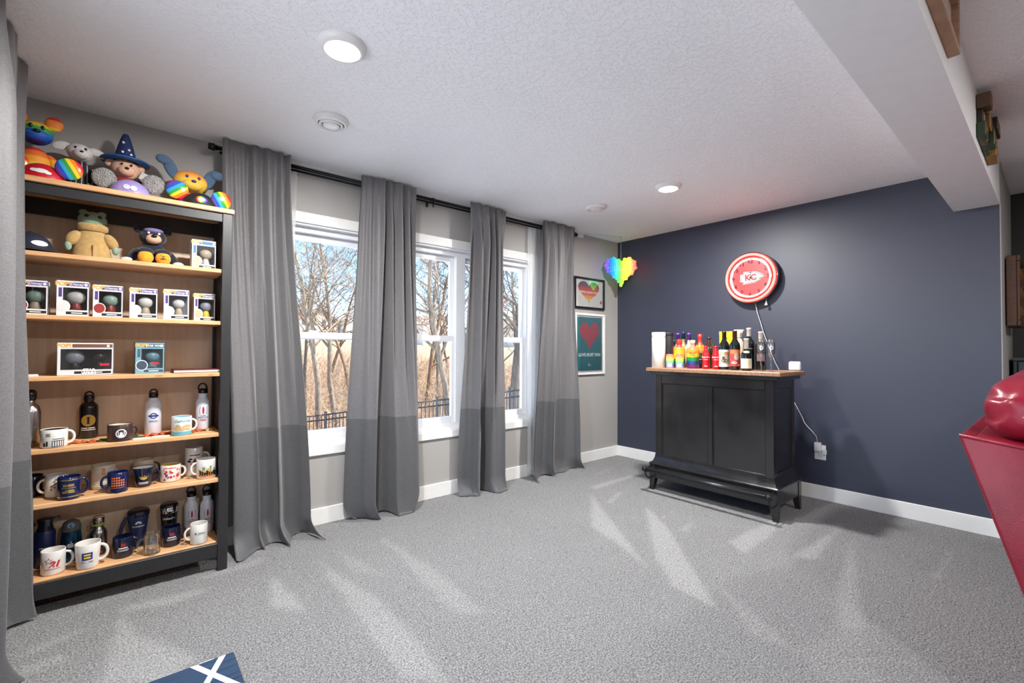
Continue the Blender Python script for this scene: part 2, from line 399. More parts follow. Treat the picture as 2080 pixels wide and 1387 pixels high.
# --- three double hung windows
WW = (OX1-OX0)/3
for k in range(3):
    x0 = OX0+k*WW; x1 = x0+WW
    a = .045
    w = struct('window_%d' % (k+1), MB().box(x0, x0+a, .05, .14, OZ0+.012, OZ1-.012).box(x1-a, x1, .05, .14, OZ0+.012, OZ1-.012).box(x0+a, x1-a, .05, .14, OZ1-.05, OZ1-.012).box(x0+a, x1-a, .05, .14, OZ0+.012, OZ0+.05), m_vinyl,
               label='white double hung window, ' + ('left', 'middle', 'right')[k] + ' of the three')
    zm = 1.29; b = .034
    for nm, z0, z1, y in (('lower_sash', OZ0+.05, zm+.028, .066), ('upper_sash', zm-.022, OZ1-.05, .098)):
        br = .05 if nm == 'lower_sash' else .04; tr = .045
        s = MB()
        s.box(x0+a, x0+a+b, y, y+.03, z0, z1).box(x1-a-b, x1-a, y, y+.03, z0, z1).box(x0+a+b, x1-a-b, y, y+.03, z0, z0+br).box(x0+a+b, x1-a-b, y, y+.03, z1-tr, z1)
        so = s.build(nm, m_vinyl, w); md = so.modifiers.new('edge', 'BEVEL'); md.width = .003; md.segments = 2
        MB().box(x0+a+b-.004, x1-a-b+.004, y+.012, y+.018, z0+br-.004, z1-tr+.004).build('pane', glass('window_glass'), so)
        if nm == 'lower_sash': MB().rbox((x0+x1)/2-.03, (x0+x1)/2+.03, y+.002, y+.028, z1, z1+.012, .003).build('sash_lock', m_vinyl, so)
# ================================================================== outdoors
def gz(x, y):
    z = -0.3 - 0.17*min(max(0, y-1.0), 10.0)
    z += 0.05*min(max(0, y-16), 110)
    return z + 0.10*math.sin(x*.35+1.3)*math.sin(y*.3) * min(1, max(0, y-3)/6)
def ground_mat():
    m = bpy.data.materials.new('leaf_litter_and_snow'); t = NT(m); v = t.coord()
    a = t.noise(v, 0.55, 6, .62); b = t.noise(v, 5.0, 4)
    soil = t.ramp(b, [(.3, srgb(96, 78, 58)), (.55, srgb(148, 122, 92)), (.75, srgb(186, 160, 124))])
    sp = t.n('ShaderNodeSeparateXYZ'); t.l(v, sp.inputs[0]); mr = t.n('ShaderNodeMapRange')
    mr.inputs['From Min'].default_value = 3.0; mr.inputs['From Max'].default_value = 12.0; mr.inputs['To Min'].default_value = .5; mr.inputs['To Max'].default_value = -.13
    t.l(sp.outputs['Y'], mr.inputs[0]); ad = t.n('ShaderNodeMath', operation='ADD'); t.l(a, ad.inputs[0]); t.l(mr.outputs[0], ad.inputs[1])
    k = t.ramp(ad.outputs[0], [(.50, (0, 0, 0, 1)), (.56, (1, 1, 1, 1))])
    mx = t.n('ShaderNodeMix'); mx.data_type = 'RGBA'; t.l(k, mx.inputs[0]); t.l(soil, mx.inputs[6]); mx.inputs[7].default_value = srgb(226, 230, 238)
    t.l(mx.outputs[2], t.b.inputs['Base Color']); t.b.inputs['Roughness'].default_value = .9; t.bump(b, .6, .06); return m
gm = MB()
def _g(u, v):
    x = -70+u*220; y = .17+(v**1.6)*170; return (x, y, gz(x, y))
gm.grid(_g, 110, 90)
gm.grid(lambda u, v: (-70+u*64.9, -40+v*40.17, -.30), 10, 8)
g = gm.build('ground', ground_mat()); g['kind'] = 'structure'; g['label'] = 'brown leaf litter with patches of snow'

rnd = random.Random(11)
def bark(name, a, b):
    if name in MATS: return MATS[name]
    m = bpy.data.materials.new(name); t = NT(m); v = t.coord((3, 3, .8))
    t.l(t.ramp(t.noise(v, 6, 4), [(.3, srgb(*a)), (.7, srgb(*b))]), t.b.inputs['Base Color']); t.b.inputs['Roughness'].default_value = .9
    MATS[name] = m; return m
BK = [bark('grey_bark', (96, 84, 70), (150, 134, 112)), bark('brown_bark', (92, 70, 50), (146, 116, 84)), bark('dark_bark', (60, 52, 44), (104, 90, 74))]
def tree(x, y, h, r, label, lean=(0, 0), seed=1, m=0, crown=.35, dens=1.0, wild=.5, twig=.007):
    R_ = random.Random(seed); root = thing('bare_tree', label, 'tree', (x, y, gz(x, y)-.05), 0, 'bare trees beyond the fence')
    tr = MB(); br = MB()
    def limb(mb, p, d, L, r0, r1, seg, bend, up):
        pts = [p.copy()]; rs = [r0]; q = p.copy(); d = d.normalized()
        for i in range(seg):
            d = (d + Vector((R_.uniform(-1, 1), R_.uniform(-1, 1), R_.uniform(-.6, .8)+up))*bend).normalized()
            q = q + d*(L/seg); pts.append(q.copy()); rs.append(r0+(r1-r0)*(i+1)/seg)
        mb.tube(pts, rs, 5 if r0 > .03 else 3, cap=False); return pts, rs
    base, rs = limb(tr, Vector((0, 0, 0)), Vector((lean[0], lean[1], 1)), h, r, r*.22, 9, .10*wild*2, .1)
    def kids(pts, rs, n, L, lev, lo):
        for k in range(n):
            t = lo + (1-lo)*(k+R_.random())/n; i = min(int(t*(len(pts)-1)), len(pts)-2); f = t*(len(pts)-1)-i
            p = pts[i].lerp(pts[i+1], f); d0 = (pts[i+1]-pts[i]).normalized(); a = R_.uniform(0, 2*PI)
            s = Vector((math.cos(a), math.sin(a), R_.uniform(-.1, .5))); d = d0*R_.uniform(.25, .7)+s*R_.uniform(.6, 1.0)
            rr = max(twig, (rs[i]*(1-f)+rs[i+1]*f)*R_.uniform(.4, .62)); LL = L*R_.uniform(.6, 1.15)*(1.15-.55*t if lev == 1 else 1)
            q, qs = limb(br, p, d, LL, rr, max(twig*.7, rr*.25), 5 if lev == 1 else (4 if lev == 2 else 2), .20*wild*2 if lev < 3 else .25, .18)
            if lev == 1: kids(q, qs, int(7*dens), LL*.5, 2, .2)
            elif lev == 2: kids(q, qs, int(6*dens), LL*.5, 3, .1)
    kids(base, rs, int(13*dens), h*.42, 1, crown)
    tr.build('trunk', BK[m], root); br.build('branches', BK[m], root); return root
def fan(k, d):
    """a spot on the slope: k 0..1 sweeps the yard from left to right, d metres out"""
    o = -.5333+.6294*k; return (-4.35+(.6443+o*.7648)*d, -3.28+(.7648-o*.6443)*d)
TREES = [  # x, y, height, radius, ...
    (0.73, 12.71, 9.5, .13, 'tall straight grey tree nearest the left window', (.02, 0), 3, 0, .3, 1.0, .5),
    (1.80, 13.77, 10, .11, 'slim forked tree leaning beside the left curtain gap', (-.10, .05), 8, 0, .3, 1.0, .6),
    (2.32, 19.87, 9, .10, 'thin grey tree at the left edge of left window', (.05, 0), 21, 2, .3, .9, .5),
    (5.87, 27.33, 10, .13, 'distant brown tree between two trunks in left window', (0, 0), 22, 1, .25, 1, .6),
    (5.44, 22.47, 9, .12, 'brown tree half hidden by the second curtain', (-.04, 0), 25, 1, .3, 1, .6),
    (3.86, 9.42, 8.5, .12, 'crooked grey tree leaning across the middle window', (-.14, .02), 31, 0, .3, 1.0, .7),
    (6.23, 15.26, 9.5, .12, 'brown tree at the left of the middle window', (.05, 0), 35, 1, .25, 1, .6),
    (9.81, 20.10, 10, .13, 'pale tree in the centre of the middle window', (.03, 0), 36, 0, .25, 1, .6),
    (9.23, 16.66, 9, .12, 'dark tree beside the frame of middle window', (.02, 0), 38, 2, .25, 1, .6),
    (4.41, 6.99, 9.0, .17, 'thick oak with tangled limbs in the right window', (-.05, .02), 41, 2, .22, 1.15, .9),
    (7.73, 10.08, 9, .12, 'brown tree at the right edge of right window', (.03, 0), 45, 1, .25, 1, .7),
    (10.84, 15.31, 9.5, .13, 'grey tree at the left edge of right window', (0, 0), 47, 0, .25, 1, .7),
    (15.42, 19.29, 10, .14, 'distant pale tree behind the tangled oak', (0, 0), 49, 0, .25, 1, .6),
    (9.00, 40.39, 9, .14, 'small far tree in the left window before the houses', (0, 0), 57, 1, .25, .9, .6),
    (16.20, 31.71, 9, .14, 'small far tree left of the crooked tree', (0, 0), 58, 1, .25, .9, .6),
    (20.41, 36.01, 9, .14, 'small far tree behind the crooked tree', (0, 0), 59, 2, .25, .9, .6),
]
for (x, y, h_, r_, lb, ln, sd, mi, cr, dn, wl_) in TREES: tree(x, y, h_, r_, lb, ln, sd, mi, cr, dn, wl_, twig=.004+.0003*math.hypot(x+4, y+3))

# tangle of undergrowth nobody could count
def thicket():
    R_ = np.random.default_rng(5); vs = []; fs = []
    def stem(q, dr, h, r, seg, bend, droop):
        o = len(vs); out = []
        for i in range(seg+1):
            rr = r*(1-.6*i/seg); out.append((q.copy(), dr.copy()))
            for a in (0.0, 2.094, 4.189): vs.append((q[0]+rr*math.cos(a), q[1]+rr*math.sin(a), q[2]+rr*math.sin(a)*.5))
            dr = dr+np.array([R_.normal(0, bend), R_.normal(0, bend), R_.normal(0, bend*.6)-droop]); dr = dr/np.linalg.norm(dr); q = q+dr*h/seg
        for i in range(seg):
            for a in range(3): b = (a+1) % 3; fs.append((o+i*3+a, o+i*3+b, o+i*3+3+b, o+i*3+3+a))
        return out
    for k in range(1500):                                   # arching shrubs, each a fan of stems with side twigs
        d_ = 14.0+R_.random()**1.25*34; x, y = fan(R_.random(), d_); z = gz(x, y)-.05; H_ = R_.uniform(.5, 1.5)*(1.0+.018*d_); r = .0035+.00024*d_
        for j in range(4):
            a = R_.uniform(0, 6.28); s = R_.uniform(.15, .9); p = stem(np.array([x+R_.normal(0, .12), y+R_.normal(0, .12), z]), np.array([s*math.cos(a), s*math.sin(a), 1.0]), H_*R_.uniform(.7, 1.3), r, 4, .20, .16)
            for q, d in p[1:4]:
                for _ in range(2): stem(q.copy(), d*.5+np.array([R_.normal(0, .6), R_.normal(0, .6), R_.normal(.15, .4)]), H_*R_.uniform(.2, .5), r*.7, 2, .3, .05)
    me = bpy.data.meshes.new('undergrowth'); me.from_pydata(vs, [], fs); me.update()
    m = bpy.data.materials.new('dry_brush'); t = NT(m); v = t.coord()
    t.l(t.ramp(t.noise(v, 2.5, 5, .7), [(.30, srgb(84, 66, 50)), (.46, srgb(136, 112, 88)), (.60, srgb(172, 148, 118)), (.75, srgb(206, 188, 160))]), t.b.inputs['Base Color']); t.b.inputs['Roughness'].default_value = .9
    me.materials.append(m); o = put('undergrowth', me); tag(o, 'tangle of dry tan brush filling the wooded slope', 'brush', None, 'stuff')
thicket()
# --- black metal fence running down the yard
def fence():
    path = [(2.75, 2.6), (2.42, 4.8), (2.0, 7.3), (0.05, 10.1), (-3.6, 13.2)]
    f = thing('picket_fence', 'black metal picket fence running down the snowy yard', 'fence', (0, 0, 0)); m = mat('black_metal', (34, 37, 40), .45, spec=.5)
    pk = MB().box(-.009, .009, -.009, .009, .06, 1.17).mesh('picket'); pk.materials.append(m)
    po = MB().box(-.03, .03, -.03, .03, -.1, 1.24).box(-.036, .036, -.036, .036, 1.24, 1.26).mesh('post'); po.materials.append(m)
    for (a, b) in zip(path[:-1], path[1:]):
        a = Vector(a); b = Vector(b); L = (b-a).length; n = max(1, round(L/1.85)); ang = math.atan2(b.y-a.y, b.x-a.x)
        for i in range(n):
            p = a.lerp(b, i/n); q = a.lerp(b, (i+1)/n); zp = gz(p.x, p.y); zq = gz(q.x, q.y)
            put('post', po, f, (p.x, p.y, zp), ang)
            for hz in (1.17, 1.03, .12):
                MB().tube([(p.x, p.y, zp+hz), (q.x, q.y, zq+hz)], .019, 4).build('rail', m, f)
            c = max(2, round((q-p).length/.112))
            for k in range(1, c):
                s = p.lerp(q, k/c); put('picket', pk, f, (s.x, s.y, zp+(zq-zp)*k/c), ang)
    e = path[-1]; put('post', po, f, (e[0], e[1], gz(*e)))
fence()
# --- houses on the far rise
def house(x, y, w, dp, h, wallc, roofc, label, rz):
    k_ = int(x); r = thing('house', label, 'house', (x, y, gz(x, y)-.3), rz, 'houses on the far rise'); mw = mat('siding_%d' % k_, wallc, .7)
    MB().box(-w/2, w/2, -dp/2, dp/2, 0, h).prism([(-w/2, h), (w/2, h), (0, h+w*.22)], -dp/2, dp/2).build('wall', mw, r)
    mr = mat('roof_%d' % k_, roofc, .8)
    for s in (-1, 1):
        e = w*.22
        MB().add([(0, -dp/2-.4, h+e+.15), (0, dp/2+.4, h+e+.15), (s*(w/2+.5), dp/2+.4, h-.12), (s*(w/2+.5), -dp/2-.4, h-.12), (0, -dp/2-.4, h+e-.05), (0, dp/2+.4, h+e-.05), (s*(w/2+.5), dp/2+.4, h-.32), (s*(w/2+.5), -dp/2-.4, h-.32)],
                 [(0, 1, 2, 3), (4, 7, 6, 5), (0, 3, 7, 4), (1, 5, 6, 2), (3, 2, 6, 7), (0, 4, 5, 1)]).build('roof', mr, r)
    mg = mat('far_window', (60, 70, 84), .2)
    for i in range(4):
        for z in (1.2, 4.0):
            if z+1.4 < h: MB().box(-w/2+w*(i+.5)/4-.55, -w/2+w*(i+.5)/4+.55, -dp/2-.06, -dp/2+.02, z, z+1.4).build('window', mg, r)
house(31.8, 120.5, 11, 9, 5.6, (214, 196, 172), (140, 120, 108), 'tan house with gable roof far behind the left window trees', .3)
house(45.0, 119.9, 12, 9, 5.4, (228, 226, 222), (150, 146, 142), 'white house far away beside the forked tree', .1)
house(59.1, 106.8, 12, 9, 5.4, (222, 214, 200), (150, 136, 122), 'cream house far behind the middle window', .2)
house(79.0, 93.9, 12, 9, 5.4, (216, 206, 190), (130, 120, 112), 'beige house far behind the tangled oak', .2)
# ================================================================== curtains and rods
def fabric(name, rgb):
    m = bpy.data.materials.new(name); t = NT(m)
    n1 = t.noise(t.coord((1, 1, 14)), 60, 3, .6); n2 = t.noise(t.coord((1, 1, .35)), 420, 2)
    mx = t.n('ShaderNodeMath', operation='MULTIPLY_ADD'); mx.inputs[1].default_value = .5; t.l(n2, mx.inputs[0])
    hf = t.n('ShaderNodeMath', operation='MULTIPLY'); hf.inputs[1].default_value = .5; t.l(n1, hf.inputs[0]); t.l(hf.outputs[0], mx.inputs[2])
    c = [tuple(int(x*k) for x in rgb) for k in (.86, 1.0, 1.12)]
    t.l(t.ramp(mx.outputs[0], [(.35, srgb(*c[0])), (.5, srgb(*c[1])), (.65, srgb(*c[2]))]), t.b.inputs['Base Color'])
    t.b.inputs['Roughness'].default_value = .5; t.b.inputs['Sheen Weight'].default_value = .25; t.b.inputs['Specular IOR Level'].default_value = .35
    t.bump(mx.outputs[0], .12, .002); return m
m_cu = fabric('curtain_grey', (110, 108, 109)); m_cl = fabric('curtain_charcoal', (88, 88, 90))
ZT_, ZB_ = 2.428, 0.71
def curtain(label, top, bot, nt, nb, seed, place=(0, 0, 0), rz=0.0, yc=-.128, amp=.042, puddle=.05, kick=(0, 0), group='grey two tone curtains'):
    R_ = random.Random(seed)
    ph = [R_.uniform(0, 6.28) for _ in range(6)]
    c = thing('curtain', label, 'curtain', place, rz, group)
    def warp(u, k, a): return u + a*math.sin(2*PI*u*1.0+ph[k])/6.28 + .5*a*math.sin(4*PI*u+ph[k+1])/6.28
    def pt(u, z):
        v = (ZT_-z)/ZT_                              # 0 top, 1 floor
        s = v*v*(3-2*v)
        xa = top[0]+(top[1]-top[0])*u; xb = bot[0]+(bot[1]-bot[0])*u
        x = xa+(xb-xa)*s
        a1 = math.sin(2*PI*nt*warp(u, 0, .55)+ph[4]); a2 = math.sin(2*PI*nb*warp(u, 2, .75)+ph[5])
        b1 = .25*math.sin(4*PI*nt*u+ph[1]); k = min(1, max(0, (v-.04)/.75))**.8
        w = (a1+b1)*(1-k)+(math.copysign(abs(a2)**.75, a2)+.22*a1*(1-v))*k
        A = amp*(.62+.75*min(1, v*1.6))
        y = yc+A*w - .012*math.sin(3*v+u*4)
        x += -.55*A*math.cos(2*PI*nb*warp(u, 2, .75)+ph[5])*k*.6
        kt = max(0.0, 1-v/.16); kt = kt*kt*(3-2*kt)
        y = y*(1-kt)+(yc-.011+.014*a1+.004*math.sin(2*PI*nt*2*u+1))*kt
        zz = z
        if z < .14:                                  # cloth breaks on the carpet
            t = (1-z/.14); y -= puddle*t*t*(.6+.5*math.sin(2*PI*nb*u+ph[3])); x += kick[0]*t*t*(1-u)+kick[1]*t*t*u
            zz = max(.006, z+.012*t*math.sin(9*u+ph[2]))
        return (x, y, zz)
    nu = 96
    def nrm(u, z):
        e = .004; a = Vector(pt(min(1, u+e), z))-Vector(pt(max(0, u-e), z)); b = Vector(pt(u, min(ZT_, z+.008)))-Vector(pt(u, max(.004, z-.008)))
        n = a.cross(b); return n.normalized() if n.length > 1e-12 else Vector((0, -1, 0))
    for nm, z0, z1, m, nv in (('upper_panel', ZB_, ZT_, m_cu, 46), ('lower_panel', .004, ZB_, m_cl, 26)):
        mb = MB().grid(lambda u, v: pt(u, z0+(z1-z0)*v), nu, nv); o = mb.build(nm, m, c)
        o.data.normals_split_custom_set_from_vertices([nrm(i/nu, z0+(z1-z0)*j/nv) for j in range(nv+1) for i in range(nu+1)])
    def back(u, v):
        z = .012+(ZT_-.016)*v; p = Vector(pt(.004+.992*u, z))-nrm(u, z)*.005; return (p.x, p.y, max(.004, p.z))
    MB().grid(back, nu, 50).build('lining', m_cu, c)
    return c
curtain('grey two tone curtain hanging right beside the bookcase', (-3.925, -3.555), (-3.86, -3.42), 4.3, 2.1, 4, puddle=.10, kick=(0, .07), amp=.05)
curtain('grey two tone curtain between left and middle windows', (-3.084, -2.667), (-3.165, -2.58), 4.6, 1.8, 7, puddle=.02, kick=(.09, -.06), amp=.052)
curtain('grey two tone curtain between middle and right windows', (-2.165, -1.775), (-2.225, -1.80), 4.2, 1.6, 12, puddle=.07, kick=(-.02, .02), amp=.055)
curtain('grey two tone curtain hanging beside the framed prints', (-1.324, -.885), (-1.45, -.855), 4.6, 1.7, 15, puddle=.08, kick=(0, .05), amp=.052)
curtain('long grey curtain at the left wall before the bookcase', (-1.22, -.35), (-1.25, -.33), 5, 2.6, 23, (XL, 0, 0), PI/2, -.150, .05, .05)
def sheer_mat():
    m = bpy.data.materials.new('sheer_voile'); t = NT(m)
    tr = t.n('ShaderNodeBsdfTransparent'); df = t.n('ShaderNodeBsdfTranslucent'); d2 = t.n('ShaderNodeBsdfDiffuse')
    for q in (df, d2): q.inputs[0].default_value = (.9, .9, .9, 1)
    f = t.noise(t.coord((200, 200, 200)), 8, 2)
    a = t.n('ShaderNodeMixShader'); a.inputs[0].default_value = .5; t.l(df.outputs[0], a.inputs[1]); t.l(d2.outputs[0], a.inputs[2])
    r = t.ramp(f, [(.3, (.45, .45, .45, 1)), (.7, (.75, .75, .75, 1))])
    b = t.n('ShaderNodeMixShader'); t.l(r, b.inputs[0]); t.l(tr.outputs[0], b.inputs[1]); t.l(a.outputs[0], b.inputs[2]); t.l(b.outputs[0], t.out.inputs[0]); return m
m_sh = sheer_mat()
for lb, xa, xb in (('white sheer curtain peeking out behind curtain near the bookcase', -3.62, -3.485), ('white sheer curtain peeking out behind curtain near the prints', -1.43, -1.25)):
    o = MB().grid(lambda u, v: (xa+(xb-xa)*u+(.045 if xa < -3 else -.02)*v*(-1 if xa < -3 else 0), -.038+.008*math.sin(u*19)*(.5+v), 2.40-2.37*v), 30, 20).build('sheer_curtain', m_sh)
    tag(o, lb, 'sheer curtain', 'white sheers')
m_blk = mat('black_rod', (26, 26, 28), .35, .6)
def rod(label, p, q, second=True):
    r = thing('curtain_rod', label, 'curtain rod'); p = Vector(p); q = Vector(q); d = (q-p).normalized()
    MB().tube([p, q], .0125, 12).build('pole', m_blk, r)
    n = Vector((-d.y, d.x, 0))
    if n.y < -.5 or n.x < -.5: n = -n
    wall = n if abs(n.y) > .5 else -n
    if second: MB().tube([p+d*.02+wall*.066, q-d*.02+wall*.066], .008, 10).build('sheer_pole', m_blk, r)
    for e, s in ((p, -1), (q, 1)):
        MB().tube([e, e+d*s*.012, e+d*s*.016, e+d*s*.045], [.015, .015, .022, .018], 14).build('finial', m_blk, r)
    for t in (.025, .47, .975):
        c = p.lerp(q, t); dist = abs(c.y) if abs(wall.y) > .5 else abs(c.x-XL)
        mb = MB().tube([c+wall*(dist-.003), c, c+Vector((0, 0, .0))], .006, 8)
        mb.tube([c+d*.0+Vector((0, 0, -.014)), c+Vector((0, 0, -.055))], .006, 8); mb.tube([c-d*.012, c+d*.012], .017, 14)
        mb.tube([c+wall*(dist-.004)+Vector((0, 0, .022)), c+wall*(dist-.004)-Vector((0, 0, .03))], .009, 8)
        mb.build('bracket', m_blk, r)
rod('long black double curtain rod over the three windows', (-3.945, -.105, 2.378), (-.862, -.105, 2.378))
rod('black curtain rod over the patio door at left', (XL+.135, -3.3, 2.378), (XL+.135, -.345, 2.378), False)

# ================================================================== ceiling fittings
def emis(name, rgb, s):
    m = bpy.data.materials.new(name); t = NT(m); t.b.inputs['Base Color'].default_value = srgb(*rgb)
    t.b.inputs['Emission Color'].default_value = srgb(*rgb); t.b.inputs['Emission Strength'].default_value = s; return m
m_lens = emis('lamp_lens', (255, 244, 228), 9.0)
def ceiling_light(x, y, label, watts):
    r = thing('ceiling_light', label, 'ceiling light', (x, y, H-.022), 0, 'round flush ceiling lights')
    MB().lathe([(.066, .0), (.070, -.004), (.078, -.002), (.094, .012), (.096, .022)], 40).build('trim_ring', m_white, r)
    MB().lathe([(0, -.0075), (.03, -.0070), (.055, -.0055), (.066, -.0035)], 32).build('lens', m_lens, r)
    L = bpy.data.lights.new('lamp', 'AREA'); L.shape = 'DISK'; L.size = .13; L.energy = watts; L.color = (1.0, .985, .965); L.spread = PI
    o = bpy.data.objects.new('lamp', L); COL.objects.link(o); o.parent = r; o.location = (0, 0, -.010)
for x, y, lb in ((-3.684, -1.405, 'bright round ceiling light nearest the bookcase'), (-1.228, -1.39, 'bright round ceiling light in front of the bar'),
              (-3.7, -4.3, 'added unseen ceiling light behind the camera by the patio door'), (-1.2, -4.3, 'added unseen ceiling light above the red sofa')):  # this rear pair is unseen, added to brighten the room
    ceiling_light(x, y, lb, LAMP_W if y > -3 else LAMP_W*.5)
def vent(x, y, label):
    r = thing('ceiling_vent', label, 'vent', (x, y, H), 0, 'round ceiling vents')
    MB().lathe([(.088, 0), (.090, -.006), (.082, -.022), (.070, -.028), (.066, -.018), (.066, 0)], 40).build('outer_ring', m_white, r)
    MB().lathe([(.058, -.012), (.062, -.030), (.052, -.034), (.048, -.018)], 36).build('louvre_ring', m_white, r)
    MB().lathe([(.0, -.030), (.030, -.032), (.041, -.036), (.043, -.026), (.0, -.018)], 32).build('centre_cone', m_white, r)
    MB().lathe([(.0, -.004), (.066, -.005)], 32).build('throat', mat('dark_throat', (60, 60, 62), .8), r)
vent(-3.507, -.75, 'round white ceiling vent nearest the bookcase'); vent(-1.243, -.705, 'round white ceiling vent nearest the blue wall')
# ================================================================== bookcase
def pine(name, a, b, c):
    m = bpy.data.materials.new(name); t = NT(m)
    w = t.noise(t.coord((1.2, 9, 9)), 6, 5, .6); k = t.noise(t.coord((3, 6, 6)), 2.3, 2)
    base = t.ramp(w, [(.3, srgb(*a)), (.5, srgb(*b)), (.72, srgb(*c))])
    kn = t.ramp(k, [(.70, (0, 0, 0, 1)), (.77, (1, 1, 1, 1))])
    mx = t.n('ShaderNodeMix'); mx.data_type = 'RGBA'; t.l(kn, mx.inputs[0]); t.l(base, mx.inputs[6]); mx.inputs[7].default_value = srgb(168, 104, 60)
    t.l(mx.outputs[2], t.b.inputs['Base Color']); t.b.inputs['Roughness'].default_value = .45; return m
m_pine = pine('oiled_pine', (206, 152, 104), (222, 170, 120), (232, 186, 138))
def panel_pine():
    m = bpy.data.materials.new('pine_back_panel'); t = NT(m)
    w = t.noise(t.coord((26, 1, 1.1)), 1.6, 5, .6); w2 = t.noise(t.coord((5, 1, .5)), 1.0, 3, .5)
    ad = t.n('ShaderNodeMath', operation='MULTIPLY_ADD'); ad.inputs[1].default_value = .6; t.l(w, ad.inputs[0]); hf = t.n('ShaderNodeMath', operation='MULTIPLY'); hf.inputs[1].default_value = .4; t.l(w2, hf.inputs[0]); t.l(hf.outputs[0], ad.inputs[2])
    t.l(t.ramp(ad.outputs[0], [(.3, srgb(206, 182, 156)), (.5, srgb(220, 198, 172)), (.7, srgb(230, 208, 184))]), t.b.inputs['Base Color']); t.b.inputs['Roughness'].default_value = .55; return m
m_bk = mat('black_stain', (40, 39, 41), .42, vary=.12, vscale=14, stretch=(6, 6, 1))
BX0, BX1, BY0, BY1 = -4.80, -3.898, -.338, -.012
SH = {'A': 1.636, 'B': 1.351, 'C': 1.072, 'D': .744, 'E': .498, 'F': .155, 'T': 1.967}
bc = thing('bookcase', 'tall black framed bookcase with open pine shelves', 'bookcase', (-4.349, -.175, 0))
def bp(nm, x0, x1, y0, y1, z0, z1, m, r=.002):
    o = MB().rbox(x0+4.349, x1+4.349, y0+.175, y1+.175, z0, z1, r, 1).build(nm, m, bc); return o
pw = .046
for x in (BX0, BX1-pw):
    bp('post', x, x+pw, BY0, BY0+.03, 0, 1.942, m_bk); bp('post', x, x+pw, BY1-.04, BY1, 0, 1.942, m_bk)
for x in (BX0+.008, BX1-pw+.012): bp('side_panel', x, x+.022, BY0+.03, BY1-.04, .085, 1.942, m_bk)
bp('top_board', BX0-.008, BX1+.008, BY0-.012, BY1, 1.942, 1.967, m_pine, .003)
bp('front_rail', BX0+pw, BX1-pw, BY0+.004, BY0+.024, 1.893, 1.942, m_bk); bp('front_rail', BX0+pw, BX1-pw, BY0+.004, BY0+.024, .075, .148, m_bk)
bp('back_rail', BX0+pw, BX1-pw, BY1-.03, BY1-.012, 1.86, 1.942, m_bk)
bkp = bp('back_panel', BX0+pw, BX1-pw, BY1-.010, BY1-.002, .09, 1.90, panel_pine(), .001)
for k in 'ABCDE': bp('shelf', BX0+.034, BX1-.034, BY0+.012, BY1-.012, SH[k]-.022, SH[k], m_pine, .003)
bp('bottom_shelf', BX0+.034, BX1-.034, BY0+.025, BY1-.012, SH['F']-.022, SH['F'], m_pine, .003)

# ------------------------------------------------------------------ crockery
w_gl = dict(rough=.16, coat=.3)
C_WHITE = mat('white_glaze', (228, 224, 218), **w_gl); C_CREAM = mat('cream_glaze', (222, 212, 192), .35); C_NAVY = mat('navy_glaze', (22, 30, 72), **w_gl)
C_INK = mat('ink_glaze', (20, 24, 44), **w_gl); C_BROWN = mat('brown_glaze', (62, 44, 42), .3); C_BLACK = mat('black_gloss', (18, 19, 22), .2, coat=.3)
C_STEEL = mat('stainless', (176, 174, 172), .25, 1.0); C_DGREY = mat('dark_plastic', (34, 35, 40), .4); C_PRW = mat('print_white', (232, 232, 232), .5); C_PRB = mat('print_black', (26, 26, 28), .5)
C_PRG = mat('print_gold', (214, 176, 84), .35); C_PRR = mat('print_red', (196, 36, 46), .45); C_PRBL = mat('print_blue', (36, 60, 130), .45); C_PRO = mat('print_orange', (226, 120, 52), .45)
C_YEL = mat('print_yellow', (246, 208, 60), .45); C_TEAL = mat('print_teal', (96, 170, 190), .45); C_GREEN = mat('print_green', (70, 128, 70), .45); C_PUR = mat('print_purple', (84, 58, 128), .45); C_PINK = mat('print_pink', (222, 120, 150), .45)
C_BWHITE = mat('white_enamel', (226, 228, 236), .25, coat=.2)
def mug(label, x, y, sh, r, h, m, inner=None, side=1, hr=None, rt=None, turn=0.0, hm=None, hw=.0055, square=False, group='mugs on the bookcase', cat='mug', name='mug'):
    """straight or tapered mug; side +1 handle to the right, -1 to the left"""
    rt = rt or r; t = thing(name, label, cat, (x, y, SH[sh]), turn, group); th = .0035
    MB().lathe([(0, .003), (r*.84, .003), (r*.86, 0), (r*.95, .002), (r, .008), (r+(rt-r)*.5, h*.5), (rt, h-.002), (rt-.0015, h), (rt-th, h-.002), (r+(rt-r)*.5-th, h*.5), (r-th, .012)], 36).build('body', m, t)
    MB().lathe([(rt-th-.0003, h-.003), (r+(rt-r)*.5-th-.0003, h*.5), (r-th-.0003, .013), (0, .010)], 32).build('lining', inner or m, t)
    hh = hr or h*.34; cz = h*.52; pts = []; ra = r+(rt-r)*.5-.002
    for k in range(13):
        a = -PI/2+PI*k/12
        ex = math.copysign(abs(math.cos(a))**(.5 if square else .85), math.cos(a)); pts.append((side*(ra+hh*.82*ex), 0, cz+hh*math.sin(a)))
    MB().tube([(side*(ra-.004), 0, cz-hh)]+pts+[(side*(ra-.004), 0, cz+hh)], hw, 10).build('handle', hm or m, t)
    return t
def lines(par, r, z, th, n, w, hgt, m, gap, r2=None, h=.1):
    g = join_geo(*[shift(rect_geo(w*(1-.12*(i % 2)), hgt), 0, -i*gap) for i in range(n)]); decal(par, 'print_lines', g, on_cyl(r, z, th, r2, h), m)
def word(par, body, size, r, z, th, m, bold=.02, r2=None, h=.1, **k): decal(par, 'lettering', text_geo(body, size, bold, **k), on_cyl(r, z, th, r2, h), m)

